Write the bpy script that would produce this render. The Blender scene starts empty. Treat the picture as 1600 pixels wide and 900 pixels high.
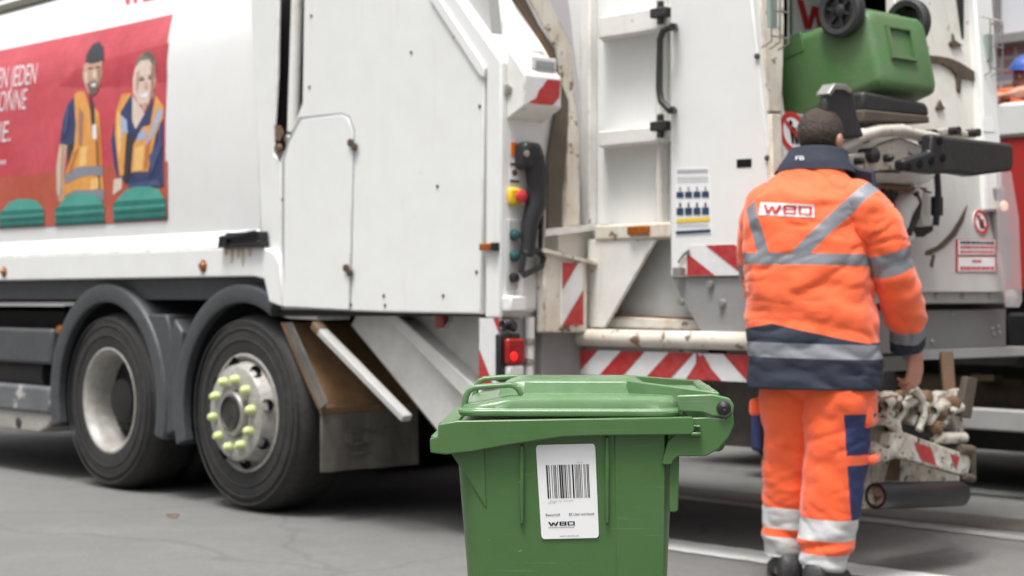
import bpy, bmesh, math, random
from mathutils import Vector, Matrix, noise
from mathutils.geometry import tessellate_polygon
from mathutils.bvhtree import BVHTree
random.seed(7)
R = math.radians
SC = bpy.context.scene
COL = SC.collection

# ------------------------------------------------------------------ camera, light
CAMZ = 1.08
cd = bpy.data.cameras.new('camera'); cam = bpy.data.objects.new('camera', cd); COL.objects.link(cam)
cam.location = (0, 0, CAMZ); cam.rotation_euler = (R(90), 0, 0)
cd.sensor_width = 36; cd.lens = 60.75; cd.shift_y = 15/1600
cd.clip_start = .05; cd.clip_end = 500
cd.dof.use_dof = True; cd.dof.focus_distance = 3.22; cd.dof.aperture_fstop = 6.0
SC.camera = cam
w = bpy.data.worlds.new('World'); SC.world = w; w.use_nodes = True
nt = w.node_tree; bg = nt.nodes['Background']
sky = nt.nodes.new('ShaderNodeTexSky'); sky.sky_type = 'NISHITA'; sky.sun_disc = False
SUN_EL, SUN_AZ = 70, 205     # azimuth the light comes from, clockwise from +Y
sky.sun_elevation = R(SUN_EL); sky.sun_rotation = R(SUN_AZ); sky.dust_density = 5; sky.air_density = 1
hs = nt.nodes.new('ShaderNodeHueSaturation'); hs.inputs['Saturation'].default_value = .15
nt.links.new(sky.outputs[0], hs.inputs['Color'])
# overcast: the zenith three times as bright as the horizon
_tc = nt.nodes.new('ShaderNodeTexCoord'); _sx = nt.nodes.new('ShaderNodeSeparateXYZ'); nt.links.new(_tc.outputs['Generated'], _sx.inputs[0])
_mr = nt.nodes.new('ShaderNodeMapRange'); _mr.inputs['From Min'].default_value = -.02; _mr.inputs['From Max'].default_value = 1; _mr.inputs['To Min'].default_value = .16; _mr.inputs['To Max'].default_value = 1.6; nt.links.new(_sx.outputs['Z'], _mr.inputs['Value'])
_mx = nt.nodes.new('ShaderNodeVectorMath'); _mx.operation = 'SCALE'; nt.links.new(hs.outputs[0], _mx.inputs[0]); nt.links.new(_mr.outputs[0], _mx.inputs['Scale']); nt.links.new(_mx.outputs[0], bg.inputs['Color'])
bg.inputs['Strength'].default_value = .15
sd = bpy.data.lights.new('sun', 'SUN'); sun = bpy.data.objects.new('sun', sd); COL.objects.link(sun)
sd.energy = 2.0; sd.angle = R(14); sd.color = (1, .97, .92)
_az = R(SUN_AZ); _el = R(SUN_EL)
_dir = Vector((math.sin(_az)*math.cos(_el), math.cos(_az)*math.cos(_el), math.sin(_el)))
sun.rotation_euler = _dir.to_track_quat('Z', 'Y').to_euler()
SC.view_settings.view_transform = 'Standard'; SC.view_settings.look = 'None'
SC.view_settings.exposure = .36; SC.view_settings.gamma = 1
SC.cycles.use_denoising = True
SC.cycles.max_bounces = 6
SC.cycles.sample_clamp_indirect = 4

# ------------------------------------------------------------------ measuring helpers (photo pixel -> metres on a real plane)
F = 2700.0; HZ = 465.0
TROOT = Vector((-1.34, 8.71, 0)); TA = R(48)
TD = Vector((math.cos(TA), -math.sin(TA), 0)); TN = Vector((math.sin(TA), math.cos(TA), 0))
def _loc(v): return Vector((v.dot(TD), v.dot(TN), v.z))
CO = _loc(Vector((0, 0, CAMZ)) - TROOT)
def rayl(px, py): return _loc(Vector(((px-800)/F, 1, -(py-HZ)/F)))
def S(px, py, y=0.0):            # truck plane parallel to its side
    d = rayl(px, py); t = (y-CO.y)/d.y; return CO + d*t
def X(px, py, x):                # truck plane square to its length
    d = rayl(px, py); t = (x-CO.x)/d.x; return CO + d*t
TILT = .155
def T(px, py, x=2.98):           # the tailgate's leaning rear face
    d = rayl(px, py); t = (x + TILT*(1.9-CO.z) - CO.x)/(d.x + TILT*d.z); return CO + d*t
def G(px, py):                   # ground, world
    t = CAMZ*F/(py-HZ); return Vector(((px-800)/F*t, t, 0))

# ------------------------------------------------------------------ materials
MATS = {}
def mat(name, col, rough=.5, metal=0, var=None, streak=None, speck=None, wear=None, scratch=None, ridge=None, bump=None, coat=0, spec=.5, emit=None, trans=0, coord='Object', sheen=0):
    m = bpy.data.materials.new(name); m.use_nodes = True; t = m.node_tree; N = t.nodes; L = t.links
    b = N['Principled BSDF']; b.inputs['Roughness'].default_value = rough; b.inputs['Metallic'].default_value = metal
    b.inputs['Specular IOR Level'].default_value = spec
    if coat: b.inputs['Coat Weight'].default_value = coat; b.inputs['Coat Roughness'].default_value = .12
    if trans: b.inputs['Transmission Weight'].default_value = trans
    if sheen: b.inputs['Sheen Weight'].default_value = sheen
    tc = N.new('ShaderNodeTexCoord'); src = tc.outputs[coord]
    cur = None
    def mix(fac, c2):
        nonlocal cur
        mx = N.new('ShaderNodeMix'); mx.data_type = 'RGBA'
        if cur is None: mx.inputs['A'].default_value = (*col, 1)
        else: L.new(cur, mx.inputs['A'])
        mx.inputs['B'].default_value = (*c2, 1); L.new(fac, mx.inputs['Factor']); cur = mx.outputs['Result']
    def nz(scale, lo, hi, amt, detail=5, stretch=None):
        n = N.new('ShaderNodeTexNoise'); n.inputs['Scale'].default_value = scale; n.inputs['Detail'].default_value = detail
        n.inputs['Roughness'].default_value = .62
        if stretch:
            mp = N.new('ShaderNodeMapping'); mp.inputs['Scale'].default_value = stretch; L.new(src, mp.inputs['Vector']); L.new(mp.outputs[0], n.inputs['Vector'])
        else: L.new(src, n.inputs['Vector'])
        r = N.new('ShaderNodeMapRange'); r.inputs['From Min'].default_value = lo; r.inputs['From Max'].default_value = hi
        r.inputs['To Min'].default_value = 0; r.inputs['To Max'].default_value = amt; L.new(n.outputs['Fac'], r.inputs['Value'])
        return r.outputs[0]
    if var:                      # (scale, amount, colour[, stretch])
        for v in (var if isinstance(var, list) else [var]):
            mix(nz(v[0], .35, .7, v[1], stretch=v[3] if len(v) > 3 else None), v[2])
    if streak:                   # vertical runs
        mix(nz(1, .6, .78, streak[0], stretch=(22, 22, 1.3)), streak[1])
    if speck:                    # (scale, threshold, amount, colour)
        mix(nz(speck[0], speck[1], speck[1]+.05, speck[2], detail=3), speck[3])
    if scratch: mix(nz(1, .63, .68, scratch[0], stretch=(5, 5, 150)), scratch[1])
    if wear:                     # chipped, rusty edges
        bv = N.new('ShaderNodeBevel'); bv.samples = 4; bv.inputs['Radius'].default_value = wear[2] if len(wear) > 2 else .012
        ge = N.new('ShaderNodeNewGeometry'); dt = N.new('ShaderNodeVectorMath'); dt.operation = 'DOT_PRODUCT'
        L.new(bv.outputs[0], dt.inputs[0]); L.new(ge.outputs['Normal'], dt.inputs[1])
        mr = N.new('ShaderNodeMapRange'); mr.inputs['From Min'].default_value = .985; mr.inputs['From Max'].default_value = .9; L.new(dt.outputs['Value'], mr.inputs['Value'])
        mu = N.new('ShaderNodeMath'); mu.operation = 'MULTIPLY'; L.new(mr.outputs[0], mu.inputs[0]); L.new(nz(11, .47, .60, wear[0]), mu.inputs[1]); mix(mu.outputs[0], wear[1])
    if cur is None: b.inputs['Base Color'].default_value = (*col, 1)
    else: L.new(cur, b.inputs['Base Color'])
    if bump:
        for sc_, st in ([bump] if not isinstance(bump, list) else bump):
            n = N.new('ShaderNodeTexNoise'); n.inputs['Scale'].default_value = sc_; n.inputs['Detail'].default_value = 4; L.new(src, n.inputs['Vector'])
            bp = N.new('ShaderNodeBump'); bp.inputs['Strength'].default_value = st; bp.inputs['Distance'].default_value = .02
            L.new(n.outputs['Fac'], bp.inputs['Height'])
            if b.inputs['Normal'].is_linked: L.new(b.inputs['Normal'].links[0].from_socket, bp.inputs['Normal'])
            L.new(bp.outputs[0], b.inputs['Normal'])
    if ridge:                    # sharp cloth creases
        mp = N.new('ShaderNodeMapping'); mp.inputs['Scale'].default_value = ridge[0]; mp.inputs['Rotation'].default_value = (.35, .25, 0); L.new(src, mp.inputs['Vector'])
        n = N.new('ShaderNodeTexNoise'); n.noise_type = 'RIDGED_MULTIFRACTAL'; n.inputs['Scale'].default_value = 1; n.inputs['Detail'].default_value = 2.5; n.inputs['Distortion'].default_value = .5; L.new(mp.outputs[0], n.inputs['Vector'])
        bp = N.new('ShaderNodeBump'); bp.inputs['Strength'].default_value = ridge[1]; bp.inputs['Distance'].default_value = .02; bp.invert = True
        L.new(n.outputs['Fac'], bp.inputs['Height'])
        if b.inputs['Normal'].is_linked: L.new(b.inputs['Normal'].links[0].from_socket, bp.inputs['Normal'])
        L.new(bp.outputs[0], b.inputs['Normal'])
    if emit: b.inputs['Emission Color'].default_value = (*emit[0], 1); b.inputs['Emission Strength'].default_value = emit[1]
    MATS[name] = m; return m

RUSTC = (.17, .075, .025); DIRT = (.3, .26, .19)
M = {}
M['white'] = mat('white_paint', (.775, .785, .775), .32, var=[(1.3, .14, (.66, .66, .63)), (7, .07, DIRT)], streak=(.16, (.5, .44, .33)), speck=(26, .73, .6, (.42, .33, .22)), wear=(.75, (.34, .22, .12)), bump=[(1.6, .05)])
M['tank'] = mat('tank_paint', (.76, .765, .76), .2, var=[(1.1, .15, (.64, .64, .62)), (9, .05, DIRT)], streak=(.05, (.5, .46, .38)), coat=.3, bump=(1.2, .035))
M['cream'] = mat('worn_cream_paint', (.77, .765, .74), .42, var=[(2.2, .25, (.66, .63, .55)), (9, .15, DIRT)], streak=(.45, (.40, .29, .17)), speck=(17, .67, .85, (.2, .12, .06)), wear=(.95, (.15, .09, .05), .016), bump=(9, .12))
M['worn'] = mat('scraped_panel', (.76, .745, .69), .45, var=[(1.6, .4, (.62, .59, .52)), (8, .2, (.33, .29, .22))], streak=(.6, (.34, .26, .17)), speck=(11, .66, .9, (.09, .06, .035)), bump=(12, .15))
M['dust'] = mat('stained_grey_panel', (.56, .56, .54), .45, var=[(2, .4, (.4, .39, .36)), (9, .18, (.3, .28, .24))], streak=(.55, (.26, .23, .18)), speck=(13, .7, .8, (.12, .1, .07)))
M['grime'] = mat('greasy_white_steel', (.74, .71, .63), .4, var=[(9, .55, (.4, .33, .22)), (22, .5, (.07, .05, .035))], speck=(30, .58, .9, (.06, .04, .025)), bump=(30, .3))
M['seal'] = mat('seal_rubber', (.085, .07, .055), .7, var=(7, .5, (.16, .12, .08)))
M['grey'] = mat('grey_steel', (.26, .26, .265), .45, var=[(3, .4, (.19, .185, .18)), (20, .15, (.3, .28, .25))], bump=(25, .1))
M['lgrey'] = mat('pale_grey_steel', (.47, .475, .47), .42, var=[(3, .4, (.36, .35, .33)), (15, .2, (.28, .25, .2))], streak=(.2, (.3, .26, .2)))
M['dgrey'] = mat('mudguard_plastic', (.046, .053, .062), .42, var=[(4, .5, (.075, .08, .084)), (25, .25, (.13, .125, .115))], bump=(60, .05))
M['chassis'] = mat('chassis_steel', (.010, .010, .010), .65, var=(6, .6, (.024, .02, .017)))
M['rubber'] = mat('black_rubber', (.017, .018, .019), .5, var=[(8, .5, (.036, .035, .034)), (40, .2, (.07, .066, .062))], bump=(60, .1))
M['tyre'] = mat('tyre_rubber', (.014, .014, .015), .7, var=[(5, .5, (.036, .034, .032)), (30, .28, (.075, .07, .064))], bump=(90, .12))
M['silver'] = mat('dusty_rim_paint', (.46, .45, .43), .45, metal=.1, var=[(6, .7, (.28, .26, .23)), (30, .4, (.13, .11, .09))], bump=(30, .15))
M['hub'] = mat('dark_hub_steel', (.02, .019, .018), .55, var=(12, .6, (.09, .08, .07)))
M['rust'] = mat('rusty_steel', (.17, .10, .055), .7, var=[(5, .8, (.28, .15, .065)), (16, .6, (.08, .06, .045))], bump=(20, .3))
M['flap'] = mat('mud_flap_rubber', (.10, .093, .085), .8, var=[(6, .8, (.20, .18, .155)), (2.5, .6, (.045, .042, .038))], streak=(.5, (.24, .22, .19)), bump=(12, .3))
M['red'] = mat('signal_red', (.42, .018, .022), .35, var=[(9, .4, (.28, .02, .022)), (30, .2, (.5, .25, .22))])
M['refl'] = mat('reflective_white', (.72, .73, .74), .35, var=[(6, .25, (.6, .59, .56)), (28, .2, (.42, .38, .33))])
M['black'] = mat('black_plastic', (.014, .015, .017), .35, var=(9, .3, (.035, .035, .035)))
M['amber'] = mat('amber_lens', (.36, .10, .012), .2, var=(40, .6, (.14, .045, .012)))
M['orange'] = mat('orange_sticker', (.85, .2, .02), .5)
M['yellow'] = mat('yellow_plate', (.8, .55, .03), .4)
M['redknob'] = mat('red_button_plastic', (.55, .04, .05), .35)
M['teal'] = mat('teal_button', (.03, .09, .10), .3)
M['navyink'] = mat('navy_print', (.02, .05, .10), .5)
M['paper'] = mat('white_sticker', (.8, .81, .82), .4, var=(5, .1, (.7, .7, .7)))
M['greyprint'] = mat('grey_print', (.3, .31, .33), .5)
M['ink'] = mat('black_ink', (.012, .012, .014), .8, spec=.1)
M['blueink'] = mat('blue_ink', (.02, .05, .3), .5)
M['redink'] = mat('red_ink', (.55, .03, .03), .45)
M['lensred'] = mat('red_lamp_lens', (.30, .01, .012), .18, coat=.5)
M['lit'] = mat('lit_tail_lamp', (.9, .02, .02), .3, emit=((1, .02, .01), .5))
M['litwarm'] = mat('lit_side_lamp', (.9, .6, .4), .3, emit=((1, .62, .4), 1.0))
M['nut'] = mat('green_nut_cap', (.60, .68, .30), .45, var=(40, .4, (.42, .48, .22)))
M['steel'] = mat('bare_steel', (.45, .44, .42), .35, metal=.7, var=(14, .5, (.25, .23, .2)))
M['dirtmark'] = mat('bare_rusty_scrape', (.055, .042, .032), .7, var=(20, .6, (.14, .09, .05)))
M['rusted'] = mat('rust_stained_cream_paint', (.74, .72, .66), .45, var=[(2.2, .4, (.6, .55, .44)), (8, .5, (.46, .33, .19))], streak=(.75, (.30, .17, .08)), speck=(15, .61, .9, (.16, .085, .04)), wear=(1, (.11, .06, .03), .02), bump=(14, .12))
M['dirtywhite'] = mat('road_dirty_white', (.64, .64, .62), .45, var=[(3, .45, (.5, .48, .44)), (14, .25, (.36, .32, .27))], streak=(.3, (.4, .34, .27)), wear=(.8, (.2, .14, .09)))
M['olive'] = mat('roof_edge_rubber', (.16, .16, .12), .6)

# ------------------------------------------------------------------ mesh helpers
def link(o, parent=None):
    COL.objects.link(o)
    if parent is not None: o.parent = parent
    return o
def empty(name, loc=(0, 0, 0), rz=0, label=None, cat=None, group=None):
    o = bpy.data.objects.new(name, None); COL.objects.link(o); o.location = loc; o.rotation_euler = (0, 0, rz)
    o.empty_display_size = .2
    if label: o['label'] = label
    if cat: o['category'] = cat
    if group: o['group'] = group
    return o
def rrect(x0, x1, y0, y1, r, n=6):
    pts = []
    for cx, cy, a0 in ((x1-r, y1-r, 0), (x0+r, y1-r, 90), (x0+r, y0+r, 180), (x1-r, y0+r, 270)):
        for k in range(n+1):
            a = R(a0+90*k/n); pts.append((cx+r*math.cos(a), cy+r*math.sin(a)))
    return pts
class MB:
    def __init__(s): s.bm = bmesh.new(); s.mi = 0
    def v(s, p): return s.bm.verts.new(p)
    def f(s, vs):
        try:
            f = s.bm.faces.new(vs); f.material_index = s.mi; return f
        except ValueError: return None
    def face(s, pts): return s.f([s.v(p) for p in pts])
    def prism(s, pts, vec):
        vec = Vector(vec); a = [s.v(p) for p in pts]; b = [s.v(Vector(p)+vec) for p in pts]; n = len(a)
        s.f(a); s.f(b[::-1])
        for i in range(n): s.f([a[i], b[i], b[(i+1) % n], a[(i+1) % n]])
    def box(s, lo, hi):
        x0, y0, z0 = lo; x1, y1, z1 = hi
        s.prism([(x0, y0, z0), (x1, y0, z0), (x1, y1, z0), (x0, y1, z0)], (0, 0, z1-z0))
    def bar(s, a, b, w, h, up=(0, 0, 1)):
        a = Vector(a); b = Vector(b); d = (b-a).normalized(); u = Vector(up)
        r = d.cross(u).normalized(); u = r.cross(d).normalized()
        s.prism([a+r*i*w/2+u*j*h/2 for i, j in ((-1, -1), (1, -1), (1, 1), (-1, 1))], b-a)
    def loft(s, rings, cap=True, closed=True):
        vs = [[s.v(p) for p in r] for r in rings]; n = len(vs[0])
        for i in range(len(vs)-1):
            for j in range(n if closed else n-1):
                s.f([vs[i][j], vs[i][(j+1) % n], vs[i+1][(j+1) % n], vs[i+1][j]])
        if cap: s.f(vs[0][::-1]); s.f(vs[-1])
        return vs
    def tube(s, path, r, n=12, cap=True, flat=1.0):
        path = [Vector(p) for p in path]; rs = r if isinstance(r, (list, tuple)) else [r]*len(path)
        rings = []; u = None
        for i, p in enumerate(path):
            d = (path[min(i+1, len(path)-1)]-path[max(i-1, 0)]).normalized()
            if u is None: u = d.orthogonal().normalized()
            u = (u-d*u.dot(d)).normalized(); w_ = d.cross(u)
            rings.append([p+(u*math.cos(2*math.pi*k/n)+w_*math.sin(2*math.pi*k/n)*flat)*rs[i] for k in range(n)])
        s.loft(rings, cap)
    def lathe(s, prof, o, axis=(0, 1, 0), n=48, cap=False):
        o = Vector(o); ax = Vector(axis).normalized(); u = ax.orthogonal().normalized(); w_ = ax.cross(u)
        s.loft([[o+ax*h+(u*math.cos(2*math.pi*k/n)+w_*math.sin(2*math.pi*k/n))*max(r, 1e-4) for k in range(n)] for r, h in prof], cap)
    def ball(s, c, r, n=12, sc=(1, 1, 1)):
        c = Vector(c); rings = []
        for i in range(1, n):
            a = math.pi*i/n
            rings.append([c+Vector((r*sc[0]*math.sin(a)*math.cos(2*math.pi*k/(2*n)), r*sc[1]*math.sin(a)*math.sin(2*math.pi*k/(2*n)), r*sc[2]*math.cos(a))) for k in range(2*n)])
        s.loft(rings, True)
    def sub(s, faces2, verts2, mapper):
        vs = [s.v(mapper(*p)) for p in verts2]
        for f in faces2: s.f([vs[i] for i in f])
    def build(s, name, mats, parent=None, bevel=0, smooth=40, seg=2, recalc=True, label=None):
        bm = s.bm
        if recalc: bmesh.ops.recalc_face_normals(bm, faces=bm.faces[:])
        me = bpy.data.meshes.new(name); bm.to_mesh(me); bm.free()
        for m in (mats if isinstance(mats, (list, tuple)) else [mats]): me.materials.append(m)
        if smooth:
            me.polygons.foreach_set('use_smooth', [True]*len(me.polygons))
            me.set_sharp_from_angle(angle=R(smooth))
        o = bpy.data.objects.new(name, me); link(o, parent)
        if bevel:
            b = o.modifiers.new('bevel', 'BEVEL'); b.width = bevel; b.segments = seg; b.limit_method = 'ANGLE'; b.angle_limit = R(40); b.use_clamp_overlap = True
            b.harden_normals = False
        if label: o['label'] = label
        return o
def sidepoly(name, m, parent, pts, y=0.0, depth=.03, bevel=.006, **k):
    b = MB(); b.prism([S(px, py, y) for px, py in pts], (0, depth, 0)); return b.build(name, m, parent, bevel, **k)
def xpoly(name, m, parent, pts, x, depth=.03, bevel=.005, **k):
    b = MB(); b.prism([X(px, py, x) for px, py in pts], (-depth, 0, 0)); return b.build(name, m, parent, bevel, **k)

# flat lettering -> (verts, faces) in a box one unit high
_T = {}
def text2d(s):
    if s in _T: return _T[s]
    c = bpy.data.curves.new('lettering', 'FONT'); c.body = s; c.resolution_u = 3
    o = bpy.data.objects.new('lettering', c); COL.objects.link(o)
    bpy.context.view_layer.update()
    me = o.evaluated_get(bpy.context.evaluated_depsgraph_get()).to_mesh()
    vs = [(v.co.x, v.co.y) for v in me.vertices]; fs = [list(p.vertices) for p in me.polygons]
    o.to_mesh_clear(); bpy.data.objects.remove(o); bpy.data.curves.remove(c)
    x0 = min(v[0] for v in vs); x1 = max(v[0] for v in vs); y1 = max(v[1] for v in vs); y0 = min(0, min(v[1] for v in vs))
    _T[s] = ([((a-x0)/(x1-x0), (b-0)/y1) for a, b in vs], fs); return _T[s]
def logo2d():                    # the three wide letters of the operator's mark, unit box
    polys = []
    polys.append([(0, 1), (.085, 0), (.155, 0), (.20, .55), (.245, 0), (.315, 0), (.40, 1), (.335, 1), (.275, .3), (.235, .85), (.165, .85), (.125, .3), (.065, 1)])
    def ring(x0, x1, bars):
        t = .055; polys.append([(x0, 0), (x0+t, 0), (x0+t, 1), (x0, 1)]); polys.append([(x1-t, 0), (x1, 0), (x1, 1), (x1-t, 1)])
        for a, b in bars: polys.append([(x0+t, a), (x1-t, a), (x1-t, b), (x0+t, b)])
    ring(.43, .69, ((0, .2), (.42, .6), (.8, 1)))
    ring(.73, 1.0, ((0, .2), (.8, 1)))
    vs, fs = [], []
    for p in polys:
        n0 = len(vs); vs += p; fs.append(list(range(n0, n0+len(p))))
    return vs, fs
def draped(verts2, faces2, cuts=0):     # triangulate and cut a flat figure finely so that it can follow a curved surface
    tris = []
    for f in faces2:
        pl = [verts2[i] for i in f]
        for t in tessellate_polygon([[Vector((a, c, 0)) for a, c in pl]]): tris.append([pl[k] for k in t])
    if not cuts:
        vs = [p for t in tris for p in t]; return vs, [[3*i, 3*i+1, 3*i+2] for i in range(len(tris))]
    vs, fs = [], []
    def half(poly, lim, up):
        out = []
        for i in range(len(poly)):
            a, c = poly[i], poly[(i+1) % len(poly)]; sa = (a[1]-lim)*up; sc = (c[1]-lim)*up
            if sa >= 0: out.append(a)
            if (sa > 0 and sc < 0) or (sa < 0 and sc > 0):
                t = (lim-a[1])/(c[1]-a[1]); out.append((a[0]+t*(c[0]-a[0]), lim))
        return out
    for t in tris:
        z0 = min(p[1] for p in t); z1 = max(p[1] for p in t); k = math.floor(z0/cuts)
        while k*cuts < z1:
            pl = half(half(t, k*cuts, 1), (k+1)*cuts, -1)
            if len(pl) > 2: fs.append(list(range(len(vs), len(vs)+len(pl)))); vs += pl
            k += 1
    return vs, fs
def stripes(mb, o, ux, uz, w, h, n0, pitch, lean, nudge, red=1, white=0, ph=0.0):
    """white plate (w x h) with slanted red bands, bands 2 mm proud; o = lower left corner, ux / uz unit axes"""
    o = Vector(o); ux = Vector(ux); uz = Vector(uz); nudge = Vector(nudge)
    mb.mi = white; mb.prism([o, o+ux*w, o+ux*w+uz*h, o+uz*h], -nudge*4)
    mb.mi = red
    def clip(poly, axis, lim, keep):
        out = []
        for i in range(len(poly)):
            a, b = poly[i], poly[(i+1) % len(poly)]
            ia = (a[axis] <= lim) == keep or a[axis] == lim; ib = (b[axis] <= lim) == keep or b[axis] == lim
            if ia: out.append(a)
            if ia != ib:
                t = (lim-a[axis])/(b[axis]-a[axis]); out.append((a[0]+t*(b[0]-a[0]), a[1]+t*(b[1]-a[1])))
        return out
    k = n0
    while k*pitch-abs(lean) < w+abs(lean):
        x = k*pitch+ph; pl = [(x, 0), (x+pitch/2, 0), (x+pitch/2+lean, h), (x+lean, h)]
        pl = clip(pl, 0, 0, False)
        if pl: pl = clip(pl, 0, w, True)
        if len(pl) > 2: mb.face([o+ux*a+uz*b+nudge for a, b in pl])
        k += 1
# ------------------------------------------------------------------ ground
m = mat('asphalt', (.195, .192, .185), .85, var=[(.45, .85, (.135, .132, .126)), (2.2, .7, (.26, .256, .246)), (1.1, .6, (.17, .165, .155), (.35, 2.2, 1)), (9, .6, (.15, .148, .142)), (24, .6, (.155, .152, .147)), (120, .6, (.11, .11, .105))], speck=(75, .63, .6, (.38, .375, .36)), bump=[(170, .35), (5, .08)])
_t = m.node_tree; _N = _t.nodes; _L = _t.links; _b = _N['Principled BSDF']       # a few wandering cracks
_tc = _N.new('ShaderNodeTexCoord'); _no = _N.new('ShaderNodeTexNoise'); _no.inputs['Scale'].default_value = 1.6; _no.inputs['Detail'].default_value = 6; _L.new(_tc.outputs['Object'], _no.inputs['Vector'])
_va = _N.new('ShaderNodeVectorMath'); _va.operation = 'MULTIPLY_ADD'; _va.inputs[1].default_value = (.9, .9, 0); _L.new(_no.outputs['Color'], _va.inputs[0]); _L.new(_tc.outputs['Object'], _va.inputs[2])
_vo = _N.new('ShaderNodeTexVoronoi'); _vo.feature = 'DISTANCE_TO_EDGE'; _vo.inputs['Scale'].default_value = .42; _L.new(_va.outputs[0], _vo.inputs['Vector'])
_r = _N.new('ShaderNodeMapRange'); _r.inputs['From Min'].default_value = .003; _r.inputs['From Max'].default_value = .008; _r.inputs['To Min'].default_value = .22; _r.inputs['To Max'].default_value = 0; _L.new(_vo.outputs['Distance'], _r.inputs['Value'])
_mx = _N.new('ShaderNodeMix'); _mx.data_type = 'RGBA'; _L.new(_b.inputs['Base Color'].links[0].from_socket, _mx.inputs['A']); _mx.inputs['B'].default_value = (.05, .05, .047, 1); _L.new(_r.outputs[0], _mx.inputs['Factor']); _L.new(_mx.outputs['Result'], _b.inputs['Base Color'])
b = MB(); n = 40
b.face([(-220, -60, 0), (220, -60, 0), (220, 340, 0), (-220, 340, 0)])
g = b.build('asphalt_ground', m, smooth=0); g['kind'] = 'structure'
mline = mat('worn_road_paint', (.80, .80, .78), .7, var=[(6, .4, (.6, .6, .58)), (60, .3, (.35, .35, .33))], speck=(40, .66, .8, (.2, .2, .19)))
def strip(name, p, q, wdt, m_, z):
    p = G(*p); q = G(*q); d = (q-p).normalized(); nn = Vector((-d.y, d.x, 0)); b = MB()
    k = 40; ra = random.Random(3)
    L_ = [p+(q-p)*i/k+nn*(wdt/2+ra.uniform(-.008, .008)) for i in range(k+1)]; Rr = [p+(q-p)*i/k-nn*(wdt/2+ra.uniform(-.008, .008)) for i in range(k+1)]
    for i in range(k): b.face([Vector((v.x, v.y, z)) for v in (L_[i], L_[i+1], Rr[i+1], Rr[i])])
    o = b.build(name, m_, smooth=0); o['kind'] = 'structure'; return o
strip('road_marking', (985, 843), (1700, 942), .25, mline, .005)
strip('road_marking', (1010, 772), (1750, 861), .13, mat('faded_road_paint', (.36, .355, .34), .8, var=[(5, .7, (.2, .2, .19)), (50, .5, (.16, .155, .15))]), .005)
strip('gutter', (900, 752), (1800, 842), .40, mat('dirty_gutter_setts', (.085, .075, .062), .9, var=[(3, .6, (.13, .115, .095)), (30, .5, (.05, .045, .04))], bump=(40, .5)), .004)
b = MB(); c = G(270, 809)
ra = random.Random(4)
for k in range(1):
    pts = [c+Vector((.028*math.cos(a)*(1+.35*math.sin(3*a)), .02*math.sin(a), .006+.012*abs(math.sin(a*2)))) for a in [i*2*math.pi/14 for i in range(14)]]
    ctr = b.v(c+Vector((0, 0, .02))); vs = [b.v(p) for p in pts]
    for i in range(14): b.f([ctr, vs[i], vs[(i+1) % 14]])
o = b.build('fallen_leaf', mat('dry_leaf', (.13, .075, .035), .8, var=(40, .5, (.07, .04, .02)))); o['label'] = 'dry brown leaf lying on the asphalt in front of the truck wheels'; o['category'] = 'leaf'

# ------------------------------------------------------------------ the garbage truck
TR = empty('garbage_truck', TROOT, -TA, 'white garbage truck with a red poster on its side and a lifter at its tail', 'garbage truck')
def Y(z):
    y = .075*(z-1.78)**2
    if z > 2.35: y += .55*(z-2.35)**2
    return y
def PT(px, py, off=0.0):
    y = 0
    for _ in range(6):
        p = S(px, py, y-off); y = Y(p.z)
    return p
# tank
z0 = S(200, 362).z-.06; xe = S(404, 200).x
prof = [(Y(z), z) for z in [z0+(2.86-z0)*i/24 for i in range(25)]]
yt = prof[-1][0]
prof += [(yt+.10, 2.95), (yt+.3, 3.0)]
prof = prof + [(2.54-y, z) for y, z in prof[::-1]]
b = MB(); b.prism([(-5.2, y, z) for y, z in prof], (xe+5.2, 0, 0)); b.build('tank_body', M['tank'], TR, .008, smooth=30)
b = MB(); zz = PT(20, 16).z; b.prism([(-5.2, Y(zz)-.03, zz), (-5.2, Y(zz)-.03, zz+.05), (-5.2, Y(zz)+.14, zz+.09), (-5.2, Y(zz)+.14, zz)], (5.2+S(92, 0).x, 0, 0)); b.build('roof_edge', M['olive'], TR, .008)
# poster
b = MB()
pc = {}
PMATS = []
def pm(name, col, var=None):
    pc[name] = len(PMATS); PMATS.append(mat('poster_'+name, col, .28, var=(var if isinstance(var, list) else [var] if var else [])+[(17, .35, tuple(c*.5 for c in col)), (5, .22, tuple(min(1, c*1.5+.04) for c in col))], coat=.2)); return pc[name]
pm('white', (.78, .79, .80)); pm('red', (.55, .065, .085), [(1.6, .6, (.66, .14, .17)), (2.2, .5, (.40, .03, .05), (.35, 1, 2.2))]); pm('ember', (.46, .085, .055), (3, .5, (.56, .17, .10)))
pm('deep', (.44, .038, .055), (3, .6, (.52, .06, .085))); pm('skin', (.56, .36, .27), (14, .55, (.38, .2, .14))); pm('orange', (.78, .36, .09), (10, .6, (.62, .22, .05))); pm('navy', (.03, .045, .12), (10, .6, (.07, .09, .2)))
pm('band', (.24, .25, .30)); pm('cap', (.035, .036, .045)); pm('green', (.03, .20, .165), (12, .5, (.02, .12, .11))); pm('greenlid', (.09, .36, .30)); pm('dark', (.05, .04, .045)); pm('hair', (.2, .16, .13)); pm('logo', (.62, .04, .06)); pm('text', (.82, .70, .72)); pm('skyblue', (.36, .44, .60)); pm('beard', (.16, .1, .085)); pm('pale', (.7, .55, .47)); pm('greendark', (.012, .085, .075))
def poster(vs, fs, col, off, cuts=.035):
    vs2 = [((lambda q: (q.x, q.z))(PT(px, py))) for px, py in vs]
    v3, f3 = draped(vs2, fs, cuts); b.mi = pc[col]
    b.sub(f3, v3, lambda x, z: (x, Y(z)-off, z))
def pp(pts, col, off=.0035): poster(pts, [list(range(len(pts)))], col, off)
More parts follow.
